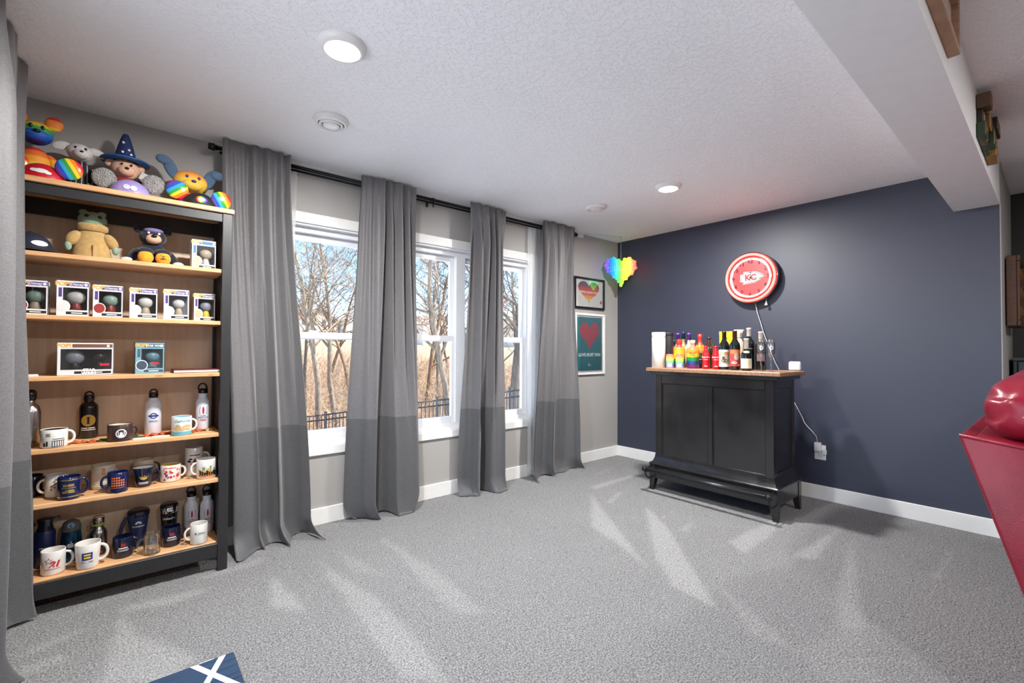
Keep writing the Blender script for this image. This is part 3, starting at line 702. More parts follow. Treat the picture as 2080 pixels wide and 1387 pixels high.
# shelf D
t = thing('steel_bottle', 'stainless bottle with black cap half hidden by the long curtain', 'bottle', (-4.675, -.20, SH['D']), 0, 'drink bottles on the bookcase')
MB().lathe([(0, 0), (.033, 0), (.036, .006), (.036, .16), (.030, .185), (.016, .20), (.015, .215)], 28).build('body', C_STEEL, t); MB().lathe([(.017, .213), (.021, .225), (.021, .25), (.014, .262), (0, .264)], 20).build('cap', C_BLACK, t)
t = mug('wide white mug with a small market drawing, first on its shelf', -4.588, -.28, 'D', .047, .084, C_WHITE, mat('dark_brown_glaze', (52, 32, 28), .3), 1, .028)
f = on_cyl(.047, .03, .0); decal(t, 'print', join_geo(rect_geo(.042, .0025, 8, 1, .02, .012), rect_geo(.046, .0025, 8, 1, .02, .004), *[rect_geo(.0025, .026, 1, 1, -.002+i*.008, -.010) for i in range(6)], rect_geo(.04, .002, 8, 1, .018, -.022), rect_geo(.008, .016, 2, 1, -.030, -.012), rect_geo(.006, .022, 2, 1, -.020, -.008)), f, C_PRB)
lines(t, .047, .066, -.35, 3, .016, .0022, C_PRB, .005)
def alu_bottle(label, x, y, r, h, m, capm=C_BLACK, sh='D'):
    t = thing('drink_bottle', label, 'bottle', (x, y, SH[sh]), 0, 'drink bottles on the bookcase'); hb = h*.80
    MB().lathe([(0, 0), (r*.92, 0), (r, .005), (r, hb*.80), (r*.93, hb*.875), (r*.62, hb*.945), (r*.52, hb*.965), (r*.52, hb)], 32).build('body', m, t)
    c = MB().lathe([(r*.50, hb-.002), (r*.58, hb+.004), (r*.58, hb+.022), (r*.50, hb+.028), (0, hb+.029)], 24).build('cap', capm, t)
    MB().tube([(r*.42*math.cos(a), 0, hb+.026+(h-hb-.030)*math.sin(a)) for a in [PI*k/10 for k in range(11)]], .0045, 8).build('loop', capm, c)
    return t
t = alu_bottle('black drink bottle with a gold disc print', -4.479, -.085, .0375, .238, C_BLACK)
decal(t, 'emblem', disc_geo(.029, .029), on_cyl(.0375, .092), C_PRG); decal(t, 'emblem_figure', join_geo(rect_geo(.008, .034), rect_geo(.014, .003, 4, 1, 0, .016), rect_geo(.012, .003, 4, 1, 0, -.016)), on_cyl(.0375, .092, 0, None, 1, .0014), C_PRB)
lines(t, .0375, .054, -.42, 1, .026, .005, C_PRW, .01); lines(t, .0375, .054, .36, 1, .026, .005, C_PRW, .01); lines(t, .0375, .045, 0, 1, .060, .0035, C_PRW, .01)
t = mug('low wide dark brown cup with a round white emblem', -4.356, -.27, 'D', .049, .082, C_BROWN, mat('cream_inside', (226, 214, 196), .4), 1, .024, turn=.1)
decal(t, 'emblem', disc_geo(.0215, .0215, 24, 1, .78), on_cyl(.049, .040), C_PRW); decal(t, 'emblem_figure', join_geo(disc_geo(.006, .007, 12, 2), shift(disc_geo(.011, .006, 12, 2), 0, -.010), shift(rect_geo(.003, .018, 1, 2), -.011, .002), shift(rect_geo(.003, .018, 1, 2), .011, .002)), on_cyl(.049, .040), C_PRW)
t = alu_bottle('white drink bottle with a blue roundel', -4.222, -.155, .036, .242, C_BWHITE)
decal(t, 'emblem', join_geo(disc_geo(.0155, .0155, 24, 1, .68), rect_geo(.044, .0085)), on_cyl(.036, .100), C_PRBL); lines(t, .036, .074, 0, 2, .040, .0018, C_PRBL, .005)
t = mug('white mug with California lettering above gold palms', -4.106, -.27, 'D', .045, .098, C_WHITE, mat('aqua_glaze', (120, 190, 206), .25), 1, .027)
word(t, 'California', .0185, .045, .076, 0, C_TEAL, .02); rr = random.Random(4)
decal(t, 'print', join_geo(*[shift(disc_geo(.009, .0055, 8, 1), rr.uniform(-.036, .036), rr.uniform(.030, .056)) for _ in range(16)]), on_cyl(.045, 0.0, 0, None, 1, .0012), mat('palm_gold', (214, 176, 110), .4))
decal(t, 'print', rect_geo(.115, .016, 20, 1), on_cyl(.045, .013), C_TEAL)
def slim_bottle(label, x, y, sh, loop=True):
    t = thing('drink_bottle', label, 'bottle', (x, y, SH[sh]), 0, 'slim white bottles'); r = .0335
    MB().lathe([(0, 0), (r*.93, 0), (r, .005), (r, .155), (r*.90, .168), (r*.66, .180), (r*.64, .186), (r*.64, .206)], 32).build('body', C_BWHITE, t)
    c = MB().lathe([(r*.60, .204), (r*.70, .208), (r*.68, .232), (0, .234)], 24).build('cap', C_BLACK, t)
    MB().tube([(r*.60*math.cos(a)-.002, 0, .230+.031*math.sin(a)) for a in [PI*k/12 for k in range(13)]], .0045, 8).build('loop', C_BLACK, c)
    f = on_cyl(r, .112)
    decal(t, 'emblem', join_geo(shift(disc_geo(.005, .021, 16, 2), 0, 0)), f, C_PRR)
    arc = lambda s: ([(s*(.012+.004*math.cos(b)+w*.002), .023*math.sin(b)) for w in (0, 1) for b in [(-1.2+2.4*k/8) for k in range(9)]], [(k, k+1, k+10, k+9) for k in range(8)])
    decal(t, 'emblem', join_geo(arc(1), arc(-1)), f, C_PRBL)
    word(t, 'RUGBY', .0075, r, .082, 0, C_PRBL, .03); word(t, 'WORLD CUP', .0085, r, .073, 0, C_PRBL, .03); lines(t, r, .062, 0, 2, .03, .003, C_PRR, .006)
    return t
slim_bottle('slim white bottle with red and blue emblem beside the California mug', -4.003, -.165, 'D')
# ribbons and cards lying on shelf D
def ribbon(label, pts, w, cols, z):
    t = thing('ribbon', label, 'ribbon', (0, 0, 0), 0, 'medal ribbons on the shelf'); n = len(cols); K = 24
    def cat(s):
        i = min(int(s*(len(pts)-1)), len(pts)-2); q = s*(len(pts)-1)-i; return Vector(pts[i]).lerp(Vector(pts[i+1]), q)
    for c in range(n):
        a, b = c/n, (c+1)/n
        solidify(MB().grid(lambda u, v: (lambda p, d: (p.x-d.y*w*(v-.5), p.y+d.x*w*(v-.5), z+.006+.005*math.sin(31*(a+(b-a)*u)+3*v)))(cat(a+(b-a)*u), (cat(min(1, a+(b-a)*u+.01))-cat(max(0, a+(b-a)*u-.01))).normalized()), K, 3).build('ribbon_band', cols[c], t), .0012)
    return t
o_ = mat('ribbon_orange', (222, 92, 34), .5); g_ = mat('ribbon_green', (52, 112, 62), .5)
ribbon('orange and green ribbon lying between the black bottle and brown cup', [(-4.56, -.20), (-4.50, -.245), (-4.44, -.25), (-4.37, -.215)], .030, [o_, o_, g_], SH['D'])
ribbon('green and orange ribbon lying before the roundel bottle', [(-4.32, -.20), (-4.26, -.225), (-4.20, -.20), (-4.14, -.19)], .030, [g_, o_, o_], SH['D'])
ribbon('orange ribbon and medal cord behind the California mug', [(-4.13, -.12), (-4.06, -.20), (-4.00, -.215), (-3.965, -.20)], .026, [o_, o_, mat('medal_cord', (190, 160, 90), .4, .5)], SH['D'])
for lb, x, y, rz in (('white card lying flat beside the brown cup', -4.272, -.285, .1), ('white card lying flat before the California mug', -4.195, -.280, -.12)):
    tag(MB().rbox(-.036, .036, -.021, .021, 0, .0035, .001, 1).build('card', mat('card_paper', (228, 222, 214), .6), None, (x, y, SH['D']), rz), lb, 'card', 'cards on the shelf')
# shelf E
t = mug('dark mug with a black handle half behind the long curtain', -4.675, -.13, 'E', .042, .098, C_INK, None, 1, .033)
t = mug('white mug with a flower sprig behind the gold banded mug', -4.583, -.20, 'E', .040, .104, C_WHITE, None, -1, .030); rr = random.Random(8)
decal(t, 'print', join_geo(*[shift(disc_geo(.005, .0035, 8, 1), -.012+.016*k/5+rr.uniform(-.006, .006), .030+.009*k) for k in range(6)]), on_cyl(.040, .01), C_GREEN); decal(t, 'print', join_geo(*[shift(disc_geo(.004, .004, 8, 1), -.014+.01*k, .045+.008*k) for k in range(4)]), on_cyl(.040, .01, 0, None, 1, .0012), C_PRR)
t = mug('blue mug with gold bands and a small gold scene', -4.534, -.285, 'E', .041, .104, C_NAVY, None, 1, .034)
gold = mat('gold_lustre', (226, 198, 130), .22, .9)
for z in (.092, .016): decal(t, 'gold_band', rect_geo(.24, .005, 40, 1), on_cyl(.041, z), gold)
decal(t, 'print', join_geo(rect_geo(.040, .012, 8, 1, 0, .016), rect_geo(.050, .004, 8, 1, 0, .004), rect_geo(.044, .010, 8, 1, 0, -.014), rect_geo(.030, .006, 6, 1, .004, -.006)), on_cyl(.041, .052), gold)
t = mug('cream ribbed mug with an orange square handle tab', -4.416, -.165, 'E', .046, .118, C_CREAM, None, 1, .02)
decal(t, 'orange_tab', rect_geo(.013, .036, 3, 1), on_cyl(.046, .088, .0), C_PRO)
MB().lathe([(.0462+.0012*(k % 2), .012+.0048*k) for k in range(20)], 36, smooth=False).build('ribbing', C_CREAM, t)
t = mug('navy mug with orange block lettering and handle at left', -4.360, -.290, 'E', .040, .098, C_NAVY, None, -1, .029)
rr = random.Random(2); decal(t, 'print', join_geo(*[rect_geo(.006, .008, 2, 1, -.022+.0088*i, -.018+.012*j) for i in range(6) for j in range(4) if not (j == 3 and i > 3)]), on_cyl(.040, .055), C_PRO); lines(t, .040, .026, 0, 1, .05, .002, C_PRO, .01)
t = mug('plain beige mug standing behind the gold disc mug', -4.256, -.125, 'E', .0435, .112, mat('beige_glaze', (212, 198, 180), .35), None, 1, .030, hm=C_BROWN)
t = mug('tapered dark mug with gold disc and white rim', -4.261, -.255, 'E', .034, .098, C_INK, C_WHITE, 1, .030, rt=.046)
decal(t, 'emblem', disc_geo(.0185, .0165), on_cyl(.040, .056, 0, .046, .05), C_PRG); lines(t, .038, .026, 0, 2, .040, .003, C_PRW, .006, .043, .05)
t = mug('cream mug with red and pink landmarks and yellow inside', -4.147, -.222, 'E', .045, .088, C_WHITE, mat('yellow_glaze', (226, 196, 60), .3), 1, .025); rr = random.Random(6)
for m_, n_ in ((C_PRR, 9), (C_PINK, 7), (C_PRO, 7), (C_PUR, 4)): decal(t, 'print', join_geo(*[shift(rect_geo(rr.uniform(.004, .012), rr.uniform(.004, .014), 2, 1), rr.uniform(-.045, .045), rr.uniform(-.030, .022)) for _ in range(n_)]), on_cyl(.045, .044, 0, None, 1, .0007+.0003*n_/9), m_)
word(t, 'WYOMING', .011, .045, .074, -.15, C_PRR, .02)
t = mug('tall white mug with a square handle at the back right', -4.039, -.165, 'E', .0425, .156, C_WHITE, None, 1, .038, square=True); rr = random.Random(9)
decal(t, 'print', join_geo(*[shift(disc_geo(.010, .005, 8, 1), rr.uniform(-.028, .028), rr.uniform(-.014, .014)) for _ in range(6)]), on_cyl(.0425, .085), C_PRB); decal(t, 'print', join_geo(*[shift(disc_geo(.007, .006, 8, 1), rr.uniform(-.026, .026), rr.uniform(-.02, .01)) for _ in range(5)]), on_cyl(.0425, .085, 0, None, 1, .0013), C_PRR); lines(t, .0425, .116, 0, 1, .05, .005, C_PRB, .01)
t = mug('white mug with a city skyline, last on its shelf', -3.993, -.265, 'E', .046, .104, C_WHITE, None, -1, .030); rr = random.Random(10)
for m_, k_ in ((mat('stone_green', (110, 140, 120), .5), 0), (C_PRG, 1), (C_PRB, 2)): decal(t, 'print', join_geo(*[(lambda w, h, x: rect_geo(w, h, 2, 1, x, h/2))(rr.uniform(.007, .013), rr.uniform(.02, .055-.012*k_), -.038+.0105*i+.003*k_) for i in range(8)]), on_cyl(.046, .016, 0, None, 1, .0007+.0004*k_), m_)
decal(t, 'print', join_geo(*[rect_geo(.007, .014, 2, 1, -.030+.0115*i, 0) for i in range(6)]), on_cyl(.046, .016, 0, None, 1, .0018), C_PRO)
# shelf F
t = thing('thermos', 'navy pump thermos with dark spout behind the number mug', 'thermos', (-4.624, -.12, SH['F']), 0)
MB().lathe([(0, 0), (.036, 0), (.038, .006), (.038, .160), (.034, .168)], 32).build('body', mat('navy_paint_metal', (28, 42, 92), .35), t)
c = MB().lathe([(.034, .166), (.030, .180), (.026, .200), (.030, .218), (.028, .226), (0, .228)], 28).build('lid', C_INK, t); MB().rbox(.0, .052, -.010, .010, .216, .226, .004).build('spout', C_INK, c); MB().tube([(-.034, 0, .205), (-.052, 0, .195), (-.054, 0, .12), (-.036, 0, .07)], .006, 8).build('handle', C_INK, t)
word(t, 'OI', .012, .038, .092, -.30, C_PRW, .03); lines(t, .038, .092, .25, 1, .030, .004, C_PRW, .01)
t = thing('sports_bottle', 'metallic blue sports bottle with an apple emblem', 'bottle', (-4.532, -.13, SH['F']), 0)
MB().lathe([(0, 0), (.032, 0), (.036, .01), (.040, .06), (.040, .10), (.036, .14), (.034, .15)], 32).build('body', mat('metallic_blue', (30, 74, 104), .25, .7), t)
c = MB().lathe([(.034, .149), (.036, .153), (.036, .168), (.030, .190), (.016, .200), (0, .201)], 28).build('lid', mat('grey_lid', (86, 88, 92), .45), t)
decal(c, 'button', disc_geo(.013, .013, 20, 1, .55), lambda u, v: (u, -.0335+.16*v+.0005, .180+v*.95), C_TEAL)
ap = join_geo(shift(disc_geo(.0085, .0105, 16, 2), -.0048, 0), shift(disc_geo(.0085, .0105, 16, 2), .0048, 0), shift(disc_geo(.0022, .005, 10, 1), .002, .015))
decal(t, 'emblem', ap, on_cyl(.040, .085), mat('silver_print', (206, 212, 218), .35)); decal(t, 'emblem_bite', disc_geo(.0042, .0042, 12, 1), lambda u, v: on_cyl(.040, .085, 0, None, 1, .0013)(u+.0135, v+.002), mat('metallic_blue', (0, 0, 0)))
t = thing('steel_bottle', 'small stainless bottle with bamboo lid and green ring', 'bottle', (-4.433, -.10, SH['F']), 0)
MB().lathe([(0, 0), (.033, 0), (.035, .006), (.035, .100), (.030, .118), (.021, .128), (.020, .150)], 32).build('body', C_STEEL, t); MB().lathe([(.0205, .140), (.0235, .142), (.0235, .149), (.0205, .151)], 28).build('green_ring', mat('lime_band', (160, 190, 60), .5), t)
c = MB().lathe([(.021, .150), (.024, .153), (.024, .178), (.020, .183)], 28).build('lid', C_STEEL, t); MB().lathe([(.020, .182), (.020, .187), (0, .188)], 24).build('bamboo_disc', m_pine, c); MB().tube([(-.024, 0, .165), (-.032, 0, .16), (-.033, 0, .145), (-.024, 0, .13)], .0028, 6).build('wire', C_STEEL, t)
t = mug('white mug with a red star and number 21', -4.585, -.245, 'F', .043, .108, C_WHITE, None, 1, .032)
star = [((.016 if k % 2 == 0 else .0068)*math.sin(PI*k/5), (.016 if k % 2 == 0 else .0068)*math.cos(PI*k/5)) for k in range(10)]
sg = ([(0, 0)]+star, [(0, 1+k, 1+(k+1) % 10) for k in range(10)])
decal(t, 'emblem', shift(sg, -.012, .010), on_cyl(.043, .058), C_PRR); decal(t, 'emblem', shift(([(u*.72, v*.72) for u, v in sg[0]], sg[1]), -.012, .010), on_cyl(.043, .058, 0, None, 1, .0013), C_WHITE)
word(t, '21', .036, .043, .050, .17, C_PRR, .06, shear=.3); lines(t, .043, .030, 0, 1, .058, .002, C_PRR, .01)
t = mug('large white mug with yellow equals sign on a blue square', -4.465, -.272, 'F', .040, .118, C_WHITE, None, 1, .036, rt=.048, hw=.0065)
decal(t, 'emblem', rect_geo(.038, .034), on_cyl(.0445, .064, 0, .048, .06), C_PRBL); decal(t, 'emblem', join_geo(rect_geo(.024, .0075, 6, 1, 0, .0065), rect_geo(.024, .0075, 6, 1, 0, -.0065)), on_cyl(.0445, .064, 0, .048, .06, .0016), C_YEL)
word(t, 'EST. 1980', .0085, .0425, .036, 0, C_PRB, .02, .046, .06, spacing=1.25)
def ink_mug(label, x, y, side):
    t = mug(label, x, y, 'F', .041, .100, C_INK, C_NAVY, side, .029)
    decal(t, 'emblem', join_geo(*[rect_geo(.0042, .015, 1, 1, -.006+.0062*i, .014) for i in range(3)]), on_cyl(.041, .052), C_PRR)
    lines(t, .041, .051, 0, 1, .036, .005, C_PRW, .01); lines(t, .041, .042, 0, 2, .048, .0018, C_PRW, .005)
ink_mug('dark blue mug with red bars beside the glass mug, handle at right', -4.336, -.225, 1); ink_mug('dark blue mug with red bars below the black tumbler', -4.139, -.215, 1)
t = thing('travel_mug', 'navy flared travel mug with white lettering and side handle', 'travel mug', (-4.275, -.10, SH['F']), 0)
mn = mat('matte_navy', (32, 52, 98), .4)
MB().lathe([(0, 0), (.030, 0), (.032, .006), (.034, .06), (.045, .145), (.046, .16)], 32).build('body', mn, t); MB().lathe([(.0465, .156), (.049, .162), (.049, .176), (.044, .186), (0, .184)], 32).build('lid', C_INK, t)
MB().tube([(-.040, 0, .142), (-.052, 0, .150), (-.060, 0, .130), (-.070, 0, .090), (-.072, 0, .066)], [.007, .008, .009, .009, .006], 10).build('handle', mn, t)
word(t, 'FARMERS', .0115, .040, .106, 0, C_PRW, .03, .045, .055, spacing=1.15); decal(t, 'emblem', ([(.014*math.cos(PI*k/10)*q, .014*math.sin(PI*k/10)*q) for q in (.35, 1.0) for k in range(11)], [(k, k+1, k+12, k+11) for k in range(10)]), on_cyl(.0425, .120, 0, .046, .04, .0014), C_PRW)
gm_ = glass('clear_glass', (.97, .98, .98), .10)
mug('clear glass mug on the bottom shelf, handle at left', -4.223, -.282, 'F', .036, .104, gm_, gm_, -1, .028)
t = thing('tumbler', 'black tumbler with chrome band and white and blue lettering', 'tumbler', (-4.144, -.115, SH['F']), 0)
MB().lathe([(0, 0), (.029, 0), (.031, .006), (.036, .10), (.040, .150)], 32).build('body', C_BLACK, t); MB().lathe([(.0402, .150), (.0415, .152), (.0415, .178), (.040, .180)], 32).build('chrome_band', mat('chrome', (206, 206, 208), .1, 1.0), t); MB().lathe([(.041, .179), (.042, .186), (.037, .196), (0, .195)], 32).build('lid', C_BLACK, t)
word(t, 'Linked', .0165, .038, .122, -.24, C_PRW, .03, .040, .04); word(t, 'in', .0165, .038, .122, .56, C_TEAL, .03, .040, .04)
t = mug('white mug with a small blue logo, last on the bottom shelf', -4.023, -.275, 'F', .040, .106, C_WHITE, None, -1, .030)
decal(t, 'emblem', join_geo(rect_geo(.004, .006, 1, 1, -.022, .001), rect_geo(.004, .009, 1, 1, -.017, .002)), on_cyl(.040, .060), C_PRBL); lines(t, .040, .061, .18, 1, .030, .003, C_PRB, .01); lines(t, .040, .054, .05, 1, .046, .0012, C_PRB, .01)
slim_bottle('slim white bottle standing left of its twin, bottom shelf', -4.040, -.085, 'F', False); slim_bottle('slim white bottle standing right of its twin, bottom shelf', -3.968, -.110, 'F', False)
# shelf C
tag(MB().rbox(-.03, .03, -.04, .04, 0, .008, .001, 1).build('card', mat('card_paper', (0, 0, 0)), None, (-4.675, -.27, SH['C']), .1), 'small white card at the far left of the box shelf', 'card', 'cards on the shelf')
b = thing('book', 'red hardback book lying flat with cream pages showing', 'book', (-4.045, -.235, SH['C']))
MB().rbox(-.105, .105, -.075, .075, 0, .003, .001, 1).rbox(-.105, .105, -.075, .075, .015, .018, .001, 1).rbox(-.105, -.101, -.075, .075, 0, .018, .001, 1).build('cover', mat('maroon_cloth', (96, 30, 38), .6), b); MB().box(-.101, .102, -.072, .072, .003, .015).build('pages', mat('page_cream', (230, 222, 206), .8), b)
# ------------------------------------------------------------------ boxed collectibles (plain figures inside)
C_BOXW = mat('box_white', (226, 222, 224), .45); C_CLR = glass('clear_film', (.97, .97, .97), .06); C_BOXD = mat('box_inside', (58, 50, 62), .7)
C_LOGO = mat('logo_yellow', (232, 178, 66), .45)
def boxed(label, x, y, sh, w, h, d, band, art, figs, rz=0.0, case=C_BOXW, title='Disney', inside=None, foot=None, wide=False):
    """windowed carton: front frame, film pane, plain vinyl figure(s) inside, printed bands"""
    t = thing('collectible_box', label, 'toy box', (x, y, SH[sh]), rz, 'boxed figures on the bookcase'); e = .0012
    yb = d; yf = 0.0; m = .006; wl = m if not wide else .010; zb = h*.17; zt = h*.80; wx0 = -w/2+(w*.20 if not wide else .012)
    c = MB()
    c.box(-w/2, w/2, yb-e, yb, 0, h); c.box(-w/2, w/2, yf, yb, 0, e); c.box(-w/2, w/2, yf, yb, h-e, h); c.box(-w/2, -w/2+e, yf, yb, 0, h)
    c.box(-w/2, w/2, yf, yf+e, 0, zb); c.box(-w/2, w/2, yf, yf+e, zt, h); c.box(-w/2, wx0, yf, yf+e, zb, zt); c.box(w/2-m, w/2, yf, yf+e, zb, zt)
    c.box(w/2-e, w/2, yf, yf+.012, 0, h).box(w/2-e, w/2, yb-.012, yb, 0, h).box(w/2-e, w/2, yf, yb, 0, zb).box(w/2-e, w/2, yf, yb, zt, h)
    c.build('carton', case, t)
    MB().box(wx0, w/2-m, yf+.0003, yf+.0007, zb, zt).box(w/2-.0008, w/2-.0004, yf+.012, yb-.012, zb, zt).build('window_film', C_CLR, t)
    MB().box(-w/2+e, w/2-e, yb-.004, yb-e, e, h-e).box(-w/2+e, -w/2+2*e, yf+e, yb-e, e, h-e).build('backing_card', inside or C_BOXD, t)
    f = on_plane((0, yf-.0005, 0), (1, 0, 0), (0, 0, 1)); f2 = on_plane((0, yf-.001, 0), (1, 0, 0), (0, 0, 1))
    decal(t, 'title_band', rect_geo(w*.72, h*.105, 1, 1, w*.12, h*.90), f, band)
    decal(t, 'lettering', text_geo('POP!', h*.15, .04), f2, C_LOGO, -w*.30 if not wide else -w*.38, h*.90)
    if title: decal(t, 'lettering', text_geo(title, h*(.10 if not wide else .085), .02, shear=.15 if title == 'Disney' else 0), f2, C_PRW, w*.12, h*.90)
    decal(t, 'number_disc', disc_geo(h*.038, None, 14, 1), f2, C_PRW, w*.40, h*.90)
    decal(t, 'name_band', rect_geo(w*.66, h*.075, 1, 1, w*.13, h*.085), f, foot or C_PRB); decal(t, 'print_lines', rect_geo(w*.34, h*.028, 1, 1, w*.13, h*.085), f2, C_PRW)
    if not wide:
        decal(t, 'side_stripe', rect_geo(w*.10, h*.26, 1, 1, -w*.38, h*.66), f, band)
        decal(t, 'art_patch', disc_geo(w*.21, h*.17, 20, 1), f, C_PRW, -w*.28, h*.27); decal(t, 'art_patch', disc_geo(w*.18, h*.145, 20, 1), f2, art, -w*.28, h*.27)
    for (fx, hm, bm_, s) in figs:
        g = MB().ell((fx, d*.45, h*.545), (.031*s, .028*s, .030*s)).build('figure_head', hm, t)
        MB().lathe([(.020*s, h*.17), (.021*s, h*.22), (.016*s, h*.34), (.012*s, h*.42)], 16, (fx, d*.45, 0)).build('figure_body', bm_, t)
    return t
fw = mat('vinyl_white', (222, 218, 216), .4); fb = mat('vinyl_black', (34, 32, 36), .4); fg = mat('vinyl_green', (150, 176, 160), .4); fr = mat('vinyl_red', (150, 52, 48), .4); ft = mat('vinyl_tan', (196, 178, 150), .4); fy = mat('vinyl_grey', (150, 156, 170), .4)
boxed('boxed figure half behind the long curtain, purple band', -4.672, -.285, 'B', .108, .158, .09, C_PUR, fr, [(.008, fg, ft, 1)])
boxed('largest boxed figure, white and black, second on its shelf', -4.534, -.30, 'B', .112, .165, .095, C_PUR, fw, [(.008, fw, fr, 1.1)], .0)
boxed('boxed figure with red art patch, third on its shelf', -4.410, -.285, 'B', .112, .158, .09, C_PUR, fr, [(.008, fg, fr, 1)])
boxed('boxed figure with white art patch, fourth on its shelf', -4.274, -.285, 'B', .112, .156, .09, C_PUR, fw, [(.008, fw, ft, 1)])
boxed('boxed figure with pale inside, fifth on its shelf', -4.140, -.30, 'B', .108, .158, .09, C_PUR, fw, [(.010, fw, ft, .9)], -.05, inside=mat('pale_blue_card', (150, 160, 176), .6))
boxed('boxed figure at the right end set further back', -4.007, -.215, 'B', .100, .156, .09, C_PUR, ft, [(.010, fy, C_YEL, .95)])
boxed('white and blue boxed figure beside the dark plush', -4.018, -.255, 'A', .112, .160, .09, mat('sky_band', (70, 120, 170), .5), ft, [(.012, ft, fw, .95)], inside=fy, title='')
t = boxed('wide double boxed figure set with a black window', -4.485, -.29, 'C', .198, .155, .10, mat('bronze_band', (120, 80, 60), .5), fb, [(-.042, fy, fb, 1.15), (.045, fb, fb, .9)], title='', wide=True)
f2 = on_plane((0, -.0012, 0), (1, 0, 0), (0, 0, 1)); decal(t, 'lettering', text_geo('STAR', .019, .05), f2, C_PRW, .012, .0235); decal(t, 'lettering', text_geo('WARS', .019, .05), f2, C_PRW, .012, .008); decal(t, 'sticker', rect_geo(.034, .011, 1, 1, .068, .050), f2, C_PRR)
tb = mat('ice_teal', (120, 162, 178), .35)
t = boxed('ice blue boxed figure in a clear case', -4.244, -.275, 'C', .118, .158, .09, mat('steel_band', (66, 88, 104), .5), mat('slate_patch', (60, 76, 92), .5), [(.012, tb, tb, 1)], .06, tb, '', tb, mat('slate_patch', (0, 0, 0)))
f2 = on_plane((0, -.0012, 0), (1, 0, 0), (0, 0, 1)); decal(t, 'lettering', text_geo('STAR WARS', .0135, .04), f2, C_PRW, .018, .142); decal(t, 'sticker', disc_geo(.018, .006, 16, 1), f2, C_PRR, .020, .052)
MB().box(.0605, .062, -.004, .096, 0, .162).box(-.062, -.0605, -.004, .096, 0, .162).box(-.062, .062, -.004, .096, .1605, .162).build('clear_case', C_CLR, t)

# ------------------------------------------------------------------ plush toys (plain generic animals in the photo's colours) and novelty caps
def fur(name, rgb): return mat(name, rgb, .9, vary=.12, vscale=60, bump=.4, bscale=260, sheen=.3)
def E_(x, y, z): return Matrix.Rotation(x, 3, 'X') @ Matrix.Rotation(y, 3, 'Y') @ Matrix.Rotation(z, 3, 'Z')
def pl(t, nm, m, *els):
    mb = MB()
    for e in els: mb.ell(e[0], e[1], 20, 12, E_(*e[2]) if len(e) > 2 else None)
    return mb.build(nm, m, t)
G = 'plush toys on the bookcase'
RB = RAINBOW6
# rainbow bear
t = thing('plush_toy', 'rainbow striped plush toy at the left end of the top', 'plush toy', (-4.685, -.13, SH['T']), .15, G)
mh = bands('rainbow_head', [(60, 50, 140), (30, 80, 180), (36, 110, 190), (60, 160, 80), (216, 190, 60), (226, 150, 50)], 'Z', .195, .325, .6); mbd = bands('rainbow_body', [(40, 110, 190), (70, 160, 70), (225, 205, 60), (240, 160, 40), (232, 110, 40), (214, 40, 44)], 'Z', .02, .20, .6); me_ = bands('rainbow_ear', [(246, 200, 50), (244, 140, 50), (222, 40, 44)], 'Z', .27, .375, .6)
pl(t, 'head', mh, ((0, 0, .262), (.062, .054, .056)), ((0, -.035, .240), (.044, .034, .032)))
for s in (-1, 1): pl(t, 'ear', me_, ((s*.062, .0, .325), (.034, .016, .034), (0, s*.25, 0)))
pl(t, 'body', mbd, ((0, .0, .105), (.060, .052, .085)))
for s in (-1, 1): pl(t, 'arm', mbd, ((s*.066, -.012, .115), (.022, .024, .056), (0, s*-.45, 0))); pl(t, 'leg', mbd, ((s*.045, -.075, .030), (.026, .055, .028)))
dk = mat('plush_eye', (24, 26, 60), .25); pl(t, 'eye', dk, ((-.020, -.049, .278), (.007, .006, .011))); pl(t, 'eye', dk, ((.020, -.049, .278), (.007, .006, .011))); pl(t, 'nose', dk, ((0, -.070, .252), (.014, .010, .009)))
# white lamb in a striped suit
t = thing('plush_toy', 'grey white plush toy in a pinstriped suit', 'plush toy', (-4.530, -.14, SH['T']), .1, G)
fwh = fur('plush_white', (206, 202, 200)); st_ = bands('pinstripe', [(28, 28, 30), (28, 28, 30), (28, 28, 30), (150, 148, 146)]*7, 'X', -.07, .07, .8)
pl(t, 'head', fwh, ((0, -.005, .205), (.050, .046, .042)), ((.004, -.040, .190), (.032, .026, .024)))
for s in (-1, 1): pl(t, 'ear', fwh, ((s*.066, 0, .222), (.036, .010, .021), (0, s*.35, 0)))
pl(t, 'body', st_, ((0, .01, .085), (.052, .045, .085)))
for s in (-1, 1): pl(t, 'arm', st_, ((s*.055, -.015, .085), (.018, .02, .05), (0, s*-.3, 0))); pl(t, 'leg', st_, ((s*.03, -.06, .022), (.02, .045, .022)))
bk_ = mat('plush_bead', (20, 20, 22), .2); pl(t, 'eye', bk_, ((-.017, -.045, .216), (.006, .004, .007))); pl(t, 'eye', bk_, ((.019, -.045, .216), (.006, .004, .007))); pl(t, 'nose', bk_, ((.004, -.066, .195), (.008, .005, .005)))
